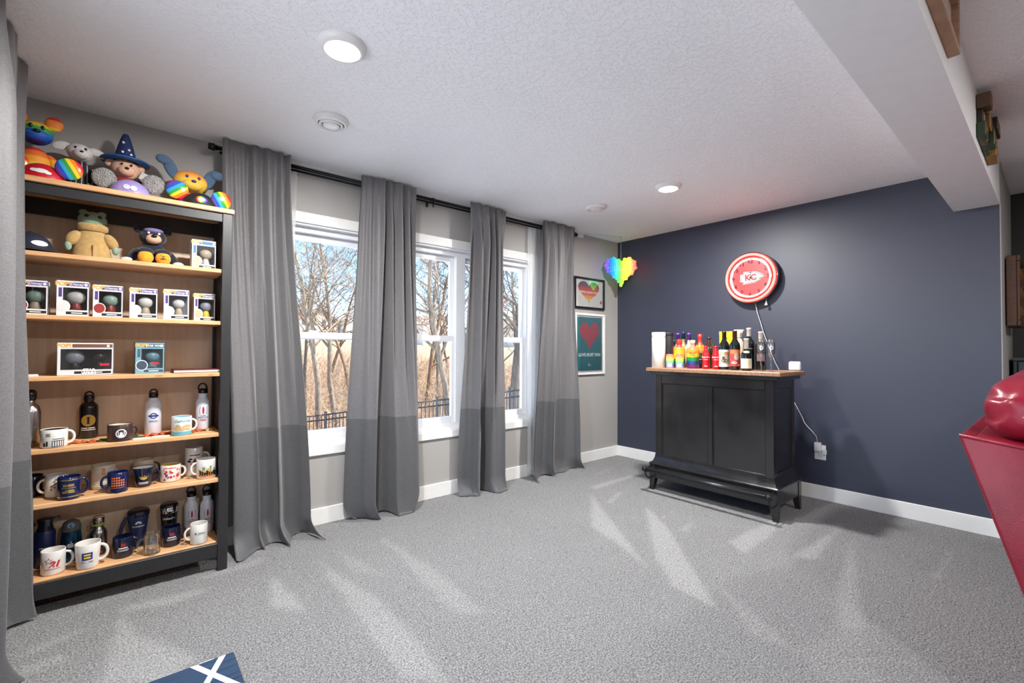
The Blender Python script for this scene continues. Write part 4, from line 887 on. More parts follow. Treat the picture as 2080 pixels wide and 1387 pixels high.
# bear with a pointed blue hat
t = thing('plush_toy', 'peach faced plush toy wearing a pointed navy hat', 'plush toy', (-4.355, -.14, SH['T']), .1, G)
fbk = fur('plush_black', (28, 27, 32)); fpe = fur('plush_peach', (226, 178, 148)); hat = mat('hat_navy', (28, 46, 92), .5); hb = mat('hat_brim', (26, 84, 150), .45)
pl(t, 'head', fpe, ((0, .004, .166), (.060, .052, .056)), ((.0, -.036, .150), (.036, .030, .028)))
for s in (-1, 1): pl(t, 'ear', fpe, ((s*.060, .012, .190), (.024, .016, .020), (0, s*.9, 0)))
MB().lathe([(.100, .205), (.098, .212), (.052, .222), (.044, .235), (.034, .28), (.020, .33), (.012, .352), (0, .357)], 28, (0, .006, 0)).build('hat', hat, t); MB().lathe([(.050, .206), (.101, .203), (.103, .207), (.100, .212), (.050, .216)], 28, (0, .006, 0)).build('hat_brim', hb, t)
for (u, z) in ((-.012, .30), (.010, .262), (-.016, .245), (.018, .238)): pl(t, 'hat_dot', C_PRW, ((u, -.006-(.352-z)*.30, z), (.006, .004, .006)))
pl(t, 'body', fur('plush_red', (150, 32, 44)), ((0, .01, .075), (.055, .045, .072))); 
for s in (-1, 1): pl(t, 'arm', fbk, ((s*.062, -.02, .085), (.016, .018, .05), (0, s*-.4, 0))); pl(t, 'foot', fur('plush_mustard', (196, 150, 80)), ((s*.04, -.07, .024), (.026, .045, .024)))
pl(t, 'eye', bk_, ((-.019, -.050, .180), (.005, .004, .006))); pl(t, 'eye', bk_, ((.019, -.050, .180), (.005, .004, .006))); pl(t, 'nose', bk_, ((.0, -.067, .156), (.009, .006, .007)))
tg = MB().rbox(-.028, .028, -.001, .001, -.020, .020, .0008, 1).build('paper_tag', mat('tag_card', (196, 188, 176), .6), t); tg.location = (.083, -.035, .135); tg.rotation_euler = (0, .35, .1)
# orange plush dog with long blue ears
t = thing('plush_toy', 'orange plush toy with long blue grey ears', 'plush toy', (-4.075, -.14, SH['T']), .15, G)
mo = bands('orange_fade', [(90, 40, 120), (232, 190, 70), (240, 190, 70), (236, 140, 50), (226, 90, 40)], 'Z', .08, .25, .7, soft=True); fbl = fur('plush_slate', (76, 100, 128))
pl(t, 'head', mo, ((0, 0, .165), (.082, .058, .062)), ((0, -.040, .142), (.050, .030, .032)))
for s in (-1, 1): pl(t, 'ear', fbl, ((s*.092, .0, .222 if s < 0 else .205), (.030, .014, .066), (0, s*.42, 0)), ((s*.128, -.012, .255 if s < 0 else .235), (.026, .016, .034), (0, s*1.5, 0)))
pl(t, 'body', bands('rainbow_torso', [(120, 60, 150), (50, 110, 190), (80, 170, 80), (240, 200, 60), (236, 130, 50)], 'Z', 0, .12, .7), ((0, .02, .065), (.060, .045, .065)))
for s in (-1, 1): pl(t, 'arm', mo, ((s*.060, -.03, .07), (.020, .02, .048), (0, s*-.4, 0))); pl(t, 'foot', mo, ((s*.05, -.06, .024), (.03, .045, .024)))
pv = mat('plush_violet', (74, 50, 120), .25); pl(t, 'eye', pv, ((-.028, -.052, .182), (.008, .006, .009))); pl(t, 'eye', pv, ((.028, -.052, .182), (.008, .006, .009))); pl(t, 'nose', pv, ((0, -.071, .156), (.012, .008, .008)))
# green plush in a tan robe
t = thing('plush_toy', 'pale green plush toy wearing a tan robe', 'plush toy', (-4.477, -.15, SH['A']), .08, G)
fgr = fur('plush_green', (140, 172, 146)); rb = fur('plush_robe', (190, 156, 98))
pl(t, 'head', fgr, ((0, -.004, .205), (.056, .050, .042)));
for s in (-1, 1): pl(t, 'ear', fgr, ((s*.034, -.004, .240), (.018, .016, .014)))
MB().lathe([(.078, .0), (.080, .006), (.066, .08), (.050, .14), (.046, .155)], 28, sy=.7).build('robe', rb, t); MB().lathe([(.050, .148), (.060, .156), (.062, .176), (.054, .186), (.046, .178)], 28, sy=.8).build('collar', rb, t)
for s in (-1, 1): pl(t, 'sleeve', rb, ((s*.070, -.012, .105), (.026, .026, .042), (0, s*-.55, 0))); pl(t, 'hand', fgr, ((s*.088, -.022, .062), (.014, .014, .022)))
MB().box(-.0012, .0012, -.056, -.050, .005, .075).build('front_seam', mat('seam_brown', (110, 84, 48), .8), t)
pl(t, 'eye', bk_, ((-.024, -.047, .216), (.009, .006, .008))); pl(t, 'eye', bk_, ((.024, -.047, .216), (.009, .006, .008)))
# dark plush with yellow boots
t = thing('plush_toy', 'dark plush toy sitting with big yellow boots', 'plush toy', (-4.237, -.17, SH['A']), .05, G)
fnv = fur('plush_navy', (26, 28, 42)); fyl = fur('plush_yellow', (226, 158, 36))
pl(t, 'head', fnv, ((0, .005, .155), (.058, .048, .050))); pl(t, 'muzzle', fpe, ((0, -.035, .140), (.034, .028, .026)))
for s in (-1, 1): pl(t, 'ear', fnv, ((s*.058, .008, .194), (.024, .014, .022), (0, s*.3, 0)))
pl(t, 'body', fnv, ((0, .01, .075), (.056, .045, .065))); pl(t, 'headband', mat('lilac_cloth', (120, 112, 160), .7), ((0, -.016, .186), (.044, .032, .016)))
for s in (-1, 1):
    b = pl(t, 'boot', fyl, ((s*.036, -.085, .034), (.033, .026, .034))); pl(t, 'boot_cuff', fnv, ((s*.036, -.072, .066), (.036, .030, .020))); pl(t, 'arm', fnv, ((s*.078, -.02, .050), (.022, .022, .044), (0, s*-.6, 0))); pl(t, 'mitten', fwh, ((s*.108, -.035, .016), (.026, .018, .016)))
decal(t, 'lettering', text_geo('Disney', .011, .02, shear=.15), lambda u, v: (.036+u, -.1115+.3*abs(u), .043+v), C_PRB); decal(t, 'lettering', text_geo('2021', .014, .04), lambda u, v: (.036+u, -.1125+.3*abs(u), .030+v), C_PRB)
pl(t, 'nose', bk_, ((0, -.064, .152), (.012, .008, .009))); pl(t, 'eye', C_PRW, ((-.022, -.041, .170), (.006, .004, .006))); pl(t, 'eye', C_PRW, ((.022, -.041, .170), (.006, .004, .006)))
# baseball cap
t = thing('baseball_cap', 'navy baseball cap with a white patch on the upper shelf', 'cap', (-4.69, -.19, SH['A']), .5); nv = mat('cap_navy', (28, 32, 50), .75, bump=.2)
MB().grid(lambda u, v: (lambda a, e: (.078*math.cos(a)*math.cos(e), .092*math.sin(a)*math.cos(e), .012+.092*math.sin(e)**.9))(2*PI*u, PI/2*v), 32, 10).build('crown', nv, t)
solidify(MB().grid(lambda u, v: (lambda a, r: (r*math.cos(a)*1.0, -(r)*math.sin(a), .016-.020*(r-.075)/.07+.010*abs(math.sin(a))))(-.25+(PI+.5)*(.13+.74*u), .076+.062*v*math.sin(PI*(.08+.84*u))), 24, 6).build('brim', nv, t), .003)
MB().ell((0, 0, .105), (.006, .006, .004)).build('button', nv, t); decal(t, 'patch', disc_geo(.030, .013, 20, 2), lambda u, v: (u, -.0925*math.sqrt(max(0, 1-(u/.078)**2-((.045+v-.012)/.094)**2))-.0025, .045+v), C_PRW)
# novelty caps with two round side discs
def disc_cap(label, x, y, m, discm, off, rz=0.0, glit=False, trim=None):
    t = thing('novelty_cap', label, 'cap', (x, y, SH['T']), rz, 'novelty caps on the bookcase')
    MB().grid(lambda u, v: (lambda a, e: (.084*math.cos(a)*math.cos(e), .058*math.sin(a)*math.cos(e), .002+.088*math.sin(e)))(2*PI*u, PI/2*v), 36, 10).build('dome', m, t)
    MB().lathe([(.083, 0), (.086, .002), (.085, .006), (.082, .006)], 36, sy=.69).build('band', trim or m, t)
    for (dx, dy, dz, ry) in off:
        o = MB(); n = 2
        if glit:
            o.ell((0, 0, 0), (.049, .026, .050), 30, 20); rr = random.Random(int(dx*1000)); o.v = [tuple(c*(1+rr.uniform(-.025, .025)) for c in v) for v in o.v]; o.sm = [False]*len(o.f)
        else: o.ell((0, 0, 0), (.050, .014, .050), 32, 14)
        d = o.build('side_disc', discm, t); d.location = (dx, dy, dz); d.rotation_euler = (.05, ry, 0)
    return t
rbd = bands('rainbow_disc', [(130, 60, 160), (50, 90, 200), (60, 170, 220), (60, 165, 75), (250, 215, 50), (246, 140, 40), (222, 40, 50)], 'X', -.05, .05, .2, ang=0)
t = disc_cap('red cap with two rainbow discs on the bookcase top', -4.650, -.235, mat('cap_red', (196, 24, 40), .35), rbd, [(.092, -.035, .078, -.5), (-.095, .03, .085, -.9)])
decal(t, 'patch', join_geo(disc_geo(.026, .011, 18, 2), shift(disc_geo(.012, .008, 12, 1), .024, -.006), shift(disc_geo(.012, .008, 12, 1), -.024, .001)), lambda u, v: (u, -.058*math.sqrt(max(0, 1-(u/.084)**2-((.044+v)/.09)**2))-.003, .044+v), C_PRW)
def glitter():
    m = bpy.data.materials.new('silver_sequins'); t = NT(m); v = t.n('ShaderNodeTexVoronoi'); v.inputs['Scale'].default_value = 260; t.l(t.coord(), v.inputs['Vector'])
    t.l(t.ramp(v.outputs['Color'], [(.2, srgb(170, 168, 165)), (.5, srgb(222, 220, 216)), (.8, srgb(250, 250, 248))]), t.b.inputs['Base Color']); t.b.inputs['Metallic'].default_value = .15; t.b.inputs['Roughness'].default_value = .25
    t.bump(v.outputs['Distance'], 1.0, .01); return m
t = disc_cap('lilac cap with two silver sequin puffs', -4.335, -.235, mat('cap_lilac', (164, 148, 208), .4), glitter(), [(.096, .028, .095, 0), (-.100, .030, .085, 0)], 0, True)
decal(t, 'patch', join_geo(shift(disc_geo(.014, .014, 16, 2), -.014, 0), shift(disc_geo(.014, .014, 16, 2), .014, -.003)), lambda u, v: (u, -.058*math.sqrt(max(0, 1-(u/.084)**2-((.040+v)/.09)**2))-.003, .040+v), mat('patch_pale', (220, 214, 232), .5))
t = disc_cap('black cap with two rainbow discs', -4.040, -.235, mat('cap_black', (30, 29, 32), .6), rbd, [(.098, -.020, .062, -.5), (-.100, .0, .085, .9)], 0, False, C_PRR)
decal(t, 'patch', disc_geo(.027, .019, 20, 3), lambda u, v: (u+.004, -.058*math.sqrt(max(0, 1-(u/.084)**2-((.042+v)/.09)**2))-.003, .042+v), bands('rainbow_patch', RB, 'X', -.025, .033, .5)); decal(t, 'patch', disc_geo(.017, .011, 16, 3), lambda u, v: (u+.004, -.058*math.sqrt(max(0, 1-(u/.084)**2-((.042+v)/.09)**2))-.0045, .042+v), C_PRW)
# ================================================================== the bar
CX, CY = -.60, -1.493
bar = thing('bar_cabinet', 'black wooden bar cabinet with a brown top and foot rail', 'bar', (CX, CY, 0))
def stain():
    m = bpy.data.materials.new('black_bar_stain'); t = NT(m); v = t.coord((7, 7, 1))
    n = t.noise(v, 5, 4); s = t.noise(t.coord((1.2, 1.2, .6)), 4, 4)
    t.l(t.ramp(n, [(.3, srgb(24, 24, 26)), (.7, srgb(34, 33, 34))]), t.b.inputs['Base Color'])
    t.l(t.ramp(s, [(.35, (.12, .12, .12, 1)), (.65, (.26, .26, .26, 1))]), t.b.inputs['Roughness']); t.b.inputs['Specular IOR Level'].default_value = .85
    t.bump(n, .05, .003); return m
m_bar = stain()
def bb_(nm, x0, x1, y0, y1, z0, z1, r=.003, m=None, par=None): return MB().rbox(x0-CX, x1-CX, y0-CY, y1-CY, z0, z1, r, 1).build(nm, m or m_bar, par or bar)
XF, XB, YL, YR = -.80, -.405, -1.004, -1.963         # body faces
top_m = pine('walnut_top', (122, 88, 66), (150, 112, 86), (172, 134, 106))
bb_('top', -.868, -.375, -2.03, -.955, 1.022, 1.052, .004, top_m)
bb_('cornice', -.838, -.392, -2.0, -.972, .992, 1.022, .004)
bb_('carcass', XF+.018, XB, YR+.018, YL-.018, .24, .992)
# front frame
bb_('stile', XF, XF+.018, -1.066, YL, .24, .992); bb_('stile', XF, XF+.018, YR, -1.903, .24, .992); bb_('stile', XF, XF+.018, -1.512, -1.476, .30, .918)
bb_('rail', XF, XF+.018, -1.903, -1.066, .918, .992); bb_('rail', XF, XF+.018, -1.903, -1.066, .24, .302)
for y0, y1 in ((-1.476, -1.066), (-1.903, -1.512)):
    p = bb_('panel', XF+.012, XF+.022, y0, y1, .302, .918, .001)
    e = .006
    for q in ((y0, y1, .912, .918), (y0, y1, .302, .308), (y0, y0+e, .302, .918), (y1-e, y1, .302, .918)): bb_('bead', XF+.006, XF+.014, *q, .002, None, p).parent = p
# side frames
for ys, s in ((YR, 1), (YL, -1)):
    a, b = sorted((ys, ys+s*.018))
    bb_('side_stile', XF+.018, XF+.06, a, b, .24, .992); bb_('side_stile', XB-.05, XB, a, b, .24, .992); bb_('side_rail', XF+.06, XB-.05, a, b, .93, .992); bb_('side_rail', XF+.06, XB-.05, a, b, .24, .32)
    a, b = sorted((ys+s*.012, ys+s*.022)); bb_('side_panel', XF+.06, XB-.05, a, b, .32, .93, .001)
# flared foot of the body, moulding, skirt
def flare(z): return .034*max(0, (.30-z)/.07)**1.6 if z < .30 else 0
mb = MB()
prof = [(.235+.010*k, .022*((1-k/7)**1.8)) for k in range(8)]
vs = []
for z, o in prof: vs += [(XF-o-CX, YR-o-CY, z), (XF-o-CX, YL+o-CY, z), (XB-CX, YL+o-CY, z), (XB-CX, YR-o-CY, z)]
fs = [(i*4+k, i*4+(k+1) % 4, i*4+4+(k+1) % 4, i*4+4+k) for i in range(7) for k in range(4)]+[(0, 3, 2, 1), (28, 29, 30, 31)]
mb.add(vs, [f[::-1] for f in fs], False).build('base_cove', m_bar, bar)
bb_('moulding', -.845, -.378, -2.003, -.965, .213, .237, .008)
bb_('skirt', -.832, -.818, -1.99, -.976, .105, .214, .002); bb_('skirt', -.39, -.376, -1.99, -.976, .105, .214, .002); bb_('skirt', -.82, -.39, -1.992, -1.978, .105, .214, .002); bb_('skirt', -.82, -.39, -.99, -.976, .105, .214, .002)
def leg(x, y, sx, sy):
    w0, w1 = .052, .032; mb = MB(); vs = []
    for z, w in ((0, w1), (.105, w0), (.213, w0)): vs += [(x-CX, y-CY, z), (x-CX+sx*w, y-CY, z), (x-CX+sx*w, y-CY+sy*w, z), (x-CX, y-CY+sy*w, z)]
    fs = [(i*4+k, i*4+(k+1) % 4, i*4+4+(k+1) % 4, i*4+4+k) for i in range(2) for k in range(4)]+[(0, 3, 2, 1), (8, 9, 10, 11)]
    o = mb.add(vs, fs).build('leg', m_bar, bar)
    if sx*sy < 0: o.data.flip_normals()
for x, sx in ((-.836, 1), (-.372, -1)):
    for y, sy in ((-1.996, 1), (-.971, -1)): leg(x, y, sx, sy)
m_rail = mat('foot_rail_black', (40, 41, 44), .3, .4)
MB().tube([(-.925-CX, -.965-CY, .188), (-.925-CX, -1.992-CY, .188)], .019, 16).build('foot_rail', m_rail, bar)
for y in (-.985, -1.972):
    MB().tube([(-.925-CX, y-.012-CY, .188), (-.925-CX, y+.012-CY, .188)], .0225, 16).tube([(-.925-CX+.0, y-CY, .172), (-.925+.010-CX, y-CY, .135), (-.925+.045-CX, y-CY, .108), (-.835-CX, y-CY, .105)], .006, 8).tube([(-.915-CX, y-CY, .195), (-.84-CX, y-CY, .205)], .006, 8).build('rail_bracket', m_rail, bar)

# ------------------------------------------------------------------ bottles on the bar
ZB = 1.0525; TH = -1.15      # facing of the labels
m_dg = mat('dark_bottle_glass', (14, 20, 18), .06, coat=.5); GB = 'bottles on the bar'
def lab(t, m, r, z0, z1, th=TH, span=2.6, off=.0012, nm='paper_label'):
    return decal(t, nm, rect_geo(span*r, z1-z0, 18, 1), lambda u, v: on_cyl(r, (z0+z1)/2, th, None, 1, off)(u, v), m)
def tw(t, body, size, r, z, m, bold=.02, **k): decal(t, 'lettering', text_geo(body, size, bold, **k), on_cyl(r, z, TH, None, 1, .0022), m)
def prof_wine(r, h, nr=.0145, sl=.60): return [(0, .004), (r*.80, 0), (r*.97, .002), (r, .008), (r, h*sl), (r*.93, h*(sl+.05)), (r*.62, h*(sl+.11)), (nr*1.12, h*(sl+.17)), (nr, h*(sl+.21)), (nr, h*.97), (nr*1.12, h*.972), (nr*1.12, h), (0, h)]
def wine(label, x, y, r, h, capm, sl=.60, body=None, cap_len=.26):
    t = thing('wine_bottle', label, 'bottle', (x, y, ZB), 0, GB); MB().lathe(prof_wine(r, h, sl=sl), 32).build('glass', body or m_dg, t)
    MB().lathe([(.0150, h*(1-cap_len)), (.0158, h*(1-cap_len)+.001), (.0158, h*.965), (.0172, h*.968), (.0172, h+.0008), (0, h+.001)], 24).build('capsule', capm, t); return t
# tubes
t = thing('gift_tube', 'white cardboard tube with black ink swirl at the bar end', 'tube', (-.77, -1.018, ZB), 0)
MB().lathe([(.055, 0), (.057, .002), (.057, .285), (.0555, .287)], 36).build('tube', mat('tube_paper', (226, 220, 210), .55), t); MB().lathe([(.0575, .262), (.058, .264), (.058, .304), (.056, .307), (0, .307)], 36).build('lid', mat('tube_lid', (220, 214, 206), .5), t)
sw = []
for k in range(7):
    r_ = .012+.007*k; n = 16; a0 = .2*k; a1 = 3.6-.25*k
    sw.append(([((r_+w*.0022)*math.cos(a0+(a1-a0)*i/n)+.012, (r_+w*.0022)*1.15*math.sin(a0+(a1-a0)*i/n)) for w in (0, 1) for i in range(n+1)], [(i, i+1, n+2+i, n+1+i) for i in range(n)]))
decal(t, 'print', join_geo(*sw), on_cyl(.057, .19, TH+.2), C_PRB)
t = thing('gift_tube', 'black metal tube beside the white cardboard tube', 'tube', (-.66, -1.045, ZB), 0)
MB().lathe([(.042, 0), (.043, .002), (.043, .28), (.042, .282)], 32).build('tube', mat('tube_black', (36, 34, 36), .35), t); MB().lathe([(.0432, .278), (.0445, .280), (.0445, .304), (.043, .307), (0, .307)], 32).build('lid', mat('tube_black', (0, 0, 0)), t)
decal(t, 'print_lines', join_geo(*[rect_geo(.022, .007, 4, 1, 0, -.012*i) for i in range(4)]), on_cyl(.043, .075, TH), mat('print_grey', (150, 146, 140), .5))
# colourful and capped bottles at the back
def capped(label, x, y, r, h, bm, cm, sl=.52):
    t = thing('liquor_bottle', label, 'bottle', (x, y, ZB), 0, GB); MB().lathe(prof_wine(r, h, .013, sl), 28).build('glass', bm, t); MB().lathe([(.0148, h*.80), (.017, h*.805), (.016, h*.93), (.019, h*.94), (.018, h*1.0), (0, h*1.004)], 22).build('cap', cm, t); return t
capped('teal and red patterned bottle behind the black tube', -.48, -.985, .030, .245, bands('teal_pattern', [(30, 110, 120), (40, 140, 140), (160, 50, 90), (50, 90, 160), (30, 110, 110)], 'Z', 0, .24, .3), mat('teal_cap', (30, 100, 110), .3))
pc = mat('purple_foil', (96, 60, 150), .3, .4)
capped('purple capped bottle behind the yellow topped bottle', -.50, -1.045, .040, .307, mat('smoky_gold', (168, 142, 110), .2), pc)
t = capped('bottle with navy cap and gold neck in the back row', -.40, -1.042, .037, .322, mat('gold_label_glass', (150, 136, 96), .25), mat('navy_foil', (38, 54, 86), .35, .3))
capped('purple capped bottle behind the rainbow bottle', -.47, -1.135, .040, .307, mat('pale_cream_glass', (196, 176, 150), .25), pc)
# rainbow bottles
t = thing('liquor_bottle', 'orange and yellow bottle with a red neck', 'bottle', (-.61, -1.122, ZB), 0, GB)
MB().lathe([(0, .003), (.045, 0), (.050, .004), (.050, .150), (.046, .168), (.026, .188), (.0205, .196), (.0205, .205)], 32).build('glass', bands('sunset_bottle', [(120, 60, 140), (60, 110, 180), (90, 170, 90), (240, 200, 50), (246, 190, 40), (244, 160, 40), (240, 130, 40), (226, 60, 50)], 'Z', 0, .205, .2), t); MB().lathe([(.0215, .203), (.023, .206), (.022, .244), (.020, .247), (0, .248)], 24).build('cap', mat('red_cap', (206, 44, 44), .3), t)
t = thing('liquor_bottle', 'rainbow striped bottle with a white cap', 'bottle', (-.665, -1.278, ZB), 0, GB)
MB().lathe([(0, .003), (.046, 0), (.051, .004), (.051, .150), (.047, .164), (.024, .180), (.017, .188), (.0165, .215)], 32).build('glass', bands('pride_bottle', [(140, 50, 140), (30, 90, 170), (40, 150, 70), (244, 190, 50), (240, 130, 50), (236, 110, 70)], 'Z', 0, .19, .15), t); MB().lathe([(.0172, .210), (.019, .212), (.019, .236), (0, .238)], 22).build('cap', mat('cream_cap', (232, 214, 196), .4), t)
decal(t, 'lettering', fit(text_geo('ABSOLUT', .02, .04), .055), on_cyl(.051, .128, TH, None, 1, .0022), C_PRB); decal(t, 'lettering', fit(text_geo('VODKA', .02, .04), .042), on_cyl(.051, .112, TH, None, 1, .0022), C_PRB)
t = thing('liquor_bottle', 'red topped orange bottle with a dark teal base', 'bottle', (-.50, -1.255, ZB), 0, GB)
MB().lathe([(0, .003), (.040, 0), (.044, .005), (.044, .165), (.040, .185), (.020, .212), (.0155, .222), (.0155, .262)], 32).build('glass', bands('tropical_bottle', [(22, 52, 62), (24, 60, 68), (40, 70, 60), (50, 90, 80), (200, 130, 50), (226, 130, 40), (214, 70, 40), (196, 40, 40)], 'Z', 0, .262, .2), t); MB().lathe([(.017, .258), (.018, .262), (.0175, .292), (0, .294)], 22).build('cap', mat('red_cap', (0, 0, 0)), t)
decal(t, 'label_art', join_geo(disc_geo(.020, .022, 18, 2)), on_cyl(.044, .105, TH, None, 1, .0012), mat('petrol_print', (30, 50, 60), .4)); decal(t, 'label_art', join_geo(shift(disc_geo(.009, .010, 10, 1), -.006, .004), shift(disc_geo(.006, .006, 10, 1), .010, -.006)), on_cyl(.044, .105, TH, None, 1, .002), C_GREEN); decal(t, 'label_band', join_geo(rect_geo(.08, .004, 16, 1, 0, .052), rect_geo(.08, .003, 16, 1, 0, -.03)), on_cyl(.044, .105, TH), mat('label_cream', (220, 204, 160), .5))
# cans
cm_ = bands('pride_can', [(236, 234, 240), (150, 140, 210), (110, 190, 190), (140, 200, 110), (240, 200, 80), (236, 130, 80), (226, 90, 100)], 'Z', 0, .118, .3, soft=True)
for lb, y in (('pastel rainbow drink can nearest the black tube', -1.125), ('pastel rainbow drink can next to the rainbow bottle', -1.215)):
    t = thing('drink_can', lb, 'can', (-.765, y, ZB), 0, 'rainbow cans')
    MB().lathe([(.026, 0), (.030, .003), (.033, .012), (.033, .102), (.028, .116), (.027, .118)], 32).build('body', cm_, t); l_ = MB().lathe([(.027, .117), (.028, .119), (.026, .120), (.025, .116), (0, .116)], 28).build('lid', C_STEEL, t); MB().rbox(-.008, .008, -.004, .010, .1165, .1185, .001, 1).build('tab', C_STEEL, l_)
    decal(t, 'print', join_geo(*[rect_geo(.0032, .016+.008*((i*7) % 3), 1, 1, -.016+.0062*i, 0) for i in range(6)]), on_cyl(.033, .026, TH), C_PRW)
# soda bottles
rs = mat('red_sleeve', (200, 20, 32), .25)
def soda(label, x, y, h, m, capm, script, wm):
    t = thing('soda_bottle', label, 'bottle', (x, y, ZB), 0, 'contour soda bottles'); k = h/.19; R = .030*k**.6
    MB().lathe([(0, .003), (R*.82, 0), (R*.93, .004), (R*.95, .03*k), (R*.84, .055*k), (R*.98, .090*k), (R*1.0, .105*k), (R*.86, .130*k), (R*.55, .155*k), (R*.42, .17*k), (R*.42, .178*k)], 30).build('glass', m, t)
    MB().lathe([(R*.43, .175*k), (R*.50, .177*k), (R*.48, .189*k), (0, .190*k)], 20).build('cap', capm, t)
    if script: decal(t, 'lettering', fit(text_geo('Coca-Cola', .026, .03, 1, shear=.35), .068), lambda u, v: on_cyl(R*.99, .098*k, TH, None, 1, .0026)(u, v), wm); decal(t, 'print', rect_geo(.036, .003, 8, 1), on_cyl(R*.98, .078*k, TH, None, 1, .002), wm)
    decal(t, 'print', rect_geo(.022, .005, 6, 1), on_cyl(R*.95, .024*k, TH, None, 1, .002), wm) if script else None
soda('red soda bottle left of its twin', -.69, -1.405, .187, rs, rs, True, C_PRW); soda('red soda bottle right of its twin, beside the wine', -.69, -1.490, .187, rs, rs, True, C_PRW)
soda('tall brown soda bottle behind the red pair', -.53, -1.352, .266, mat('cola_glass', (58, 34, 24), .1, coat=.4), C_BLACK, False, C_PRW)
# box, wines, bag
t = thing('gift_box', 'tall yellow gift box behind the wine bottles', 'box', (-.37, -1.44, ZB), 0)
MB().rbox(-.045, .045, -.056, .056, 0, .312, .002, 1).build('carton', mat('yellow_carton', (226, 178, 34), .45), t); MB().rbox(-.046, .046, -.057, .057, .285, .314, .002, 1).build('lid', mat('yellow_lid', (230, 184, 44), .45), t); decal(t, 'emblem', join_geo(rect_geo(.004, .012, 1, 1, -.004, 0), rect_geo(.004, .012, 1, 1, .004, 0)), on_plane((-.0465, -.012, .255), (0, -1, 0), (0, 0, 1)), C_PRB)
t = wine('wine bottle with a white label showing a dusky scene', -.665, -1.545, .039, .302, mat('black_foil', (22, 24, 28), .35), .62)
lab(t, mat('label_white', (232, 228, 220), .6), .039, .022, .158); lab(t, mat('label_mist', (176, 166, 152), .6), .039, .045, .140, TH, 2.0, .0018, 'label_art'); decal(t, 'label_art', join_geo(rect_geo(.024, .020, 4, 1, .014, .026)), on_cyl(.039, .105, TH, None, 1, .0024), C_PRO); decal(t, 'label_art', join_geo(shift(disc_geo(.022, .014, 12, 1), .002, -.028), shift(disc_geo(.010, .014, 10, 1), -.004, -.008)), on_cyl(.039, .100, TH, None, 1, .0028), mat('sepia', (84, 70, 58), .6))
t = wine('wine bottle with a red and orange picture label', -.70, -1.645, .038, .306, mat('burgundy_foil', (62, 24, 30), .35), .62)
lab(t, mat('label_red', (206, 62, 60), .55), .038, .030, .160); decal(t, 'label_art', rect_geo(.07, .03, 12, 1, 0, .045), on_cyl(.038, .095, TH, None, 1, .0018), mat('label_orange', (228, 120, 62), .55)); decal(t, 'label_art', join_geo(shift(disc_geo(.016, .03, 12, 1), .010, .010), shift(disc_geo(.022, .012, 12, 1), -.006, -.036)), on_cyl(.038, .095, TH, None, 1, .0026), mat('figure_grey', (176, 168, 156), .6)); decal(t, 'label_art', ([(-.030, -.020), (.026, -.058), (.028, -.053), (-.028, -.015)], [(0, 1, 2, 3)]), on_cyl(.038, .095, TH, None, 1, .0034), C_PRW)
t = thing('bottle_bag', 'beige cloth bottle bag tied at the neck', 'bag', (-.42, -1.555, ZB), 0)
bg = mat('beige_linen', (206, 190, 166), .85, bump=.3, bscale=300)
MB().lathe([(.036, 0), (.040, .01), (.042, .16), (.036, .215), (.020, .255), (.019, .262), (.030, .290), (.040, .325), (.034, .324), (.024, .290), (.014, .262)], 36, wob=lambda a, z: 1+.06*math.sin(9*a+z*20)*(.3+3*max(0, z-.2))).build('cloth', bg, t); MB().tube([(.0205*math.cos(a), .0205*math.sin(a), .258) for a in [2*PI*k/16 for k in range(16)]], .003, 6, True).build('tie', mat('tie_brown', (120, 90, 60), .8), t)
t = wine('short wine bottle with white capsule and cream label', -.74, -1.748, .037, .242, mat('white_foil', (226, 216, 206), .4), .50, None, .36)
lab(t, mat('label_cream2', (226, 216, 190), .6), .037, .018, .092); lines(t, .037, .074, TH, 5, .045, .0016, C_PRB, .010); decal(t, 'label_art', disc_geo(.022, .009, 18, 1), on_cyl(.034, .142, TH, .03, .03, .003), mat('label_cream2', (0, 0, 0)))
t = wine('tallest dark wine bottle with a white capsule', -.52, -1.675, .041, .332, mat('white_foil', (0, 0, 0)), .62); lines(t, .041, .168, TH, 1, .05, .004, mat('print_grey', (0, 0, 0)), .01)
t = wine('dark wine bottle standing behind the glass flutes', -.53, -1.768, .038, .300, mat('white_foil', (0, 0, 0)), .62); lab(t, mat('label_dusk', (120, 96, 96), .6), .038, .07, .13, TH, 1.6)
# flutes
fg_ = glass('flute_glass', (.96, .97, .98), .14)
for lb, y in (('etched champagne flute in front of dark bottle', -1.868), ('etched champagne flute nearest the bar corner', -1.935)):
    t = thing('champagne_flute', lb, 'glass', (-.775, y, ZB), 0, 'champagne flutes')
    MB().lathe([(0, .004), (.012, .005), (.030, .003), (.0315, .0015), (.030, 0), (0, 0)], 28).build('foot', fg_, t); MB().lathe([(.010, .004), (.0045, .016), (.0036, .045), (.0040, .085), (.010, .098)], 20).build('stem', fg_, t)
    MB().lathe([(.0, .096), (.012, .101), (.022, .125), (.0275, .16), (.0275, .19), (.0245, .236), (.0237, .236), (.0265, .19), (.0265, .16), (.021, .126), (.011, .103), (0, .099)], 28).build('bowl', fg_, t)
    decal(t, 'etching', disc_geo(.013, .016, 18, 1, .3), on_cyl(.0275, .172, TH), mat('frosted_print', (206, 210, 214), .6))
t = thing('smart_hub', 'small white cube device at the bar corner', 'device', (-.40, -1.965, ZB), .25)
MB().rbox(-.028, .028, -.040, .040, 0, .070, .014, 4).build('case', mat('white_plastic', (236, 236, 240), .4), t); decal(t, 'button', disc_geo(.016, .016, 20, 1, .8), on_plane((-.0285, 0, .036), (0, -1, 0), (0, 0, 1)), mat('white_plastic2', (222, 226, 228), .4))

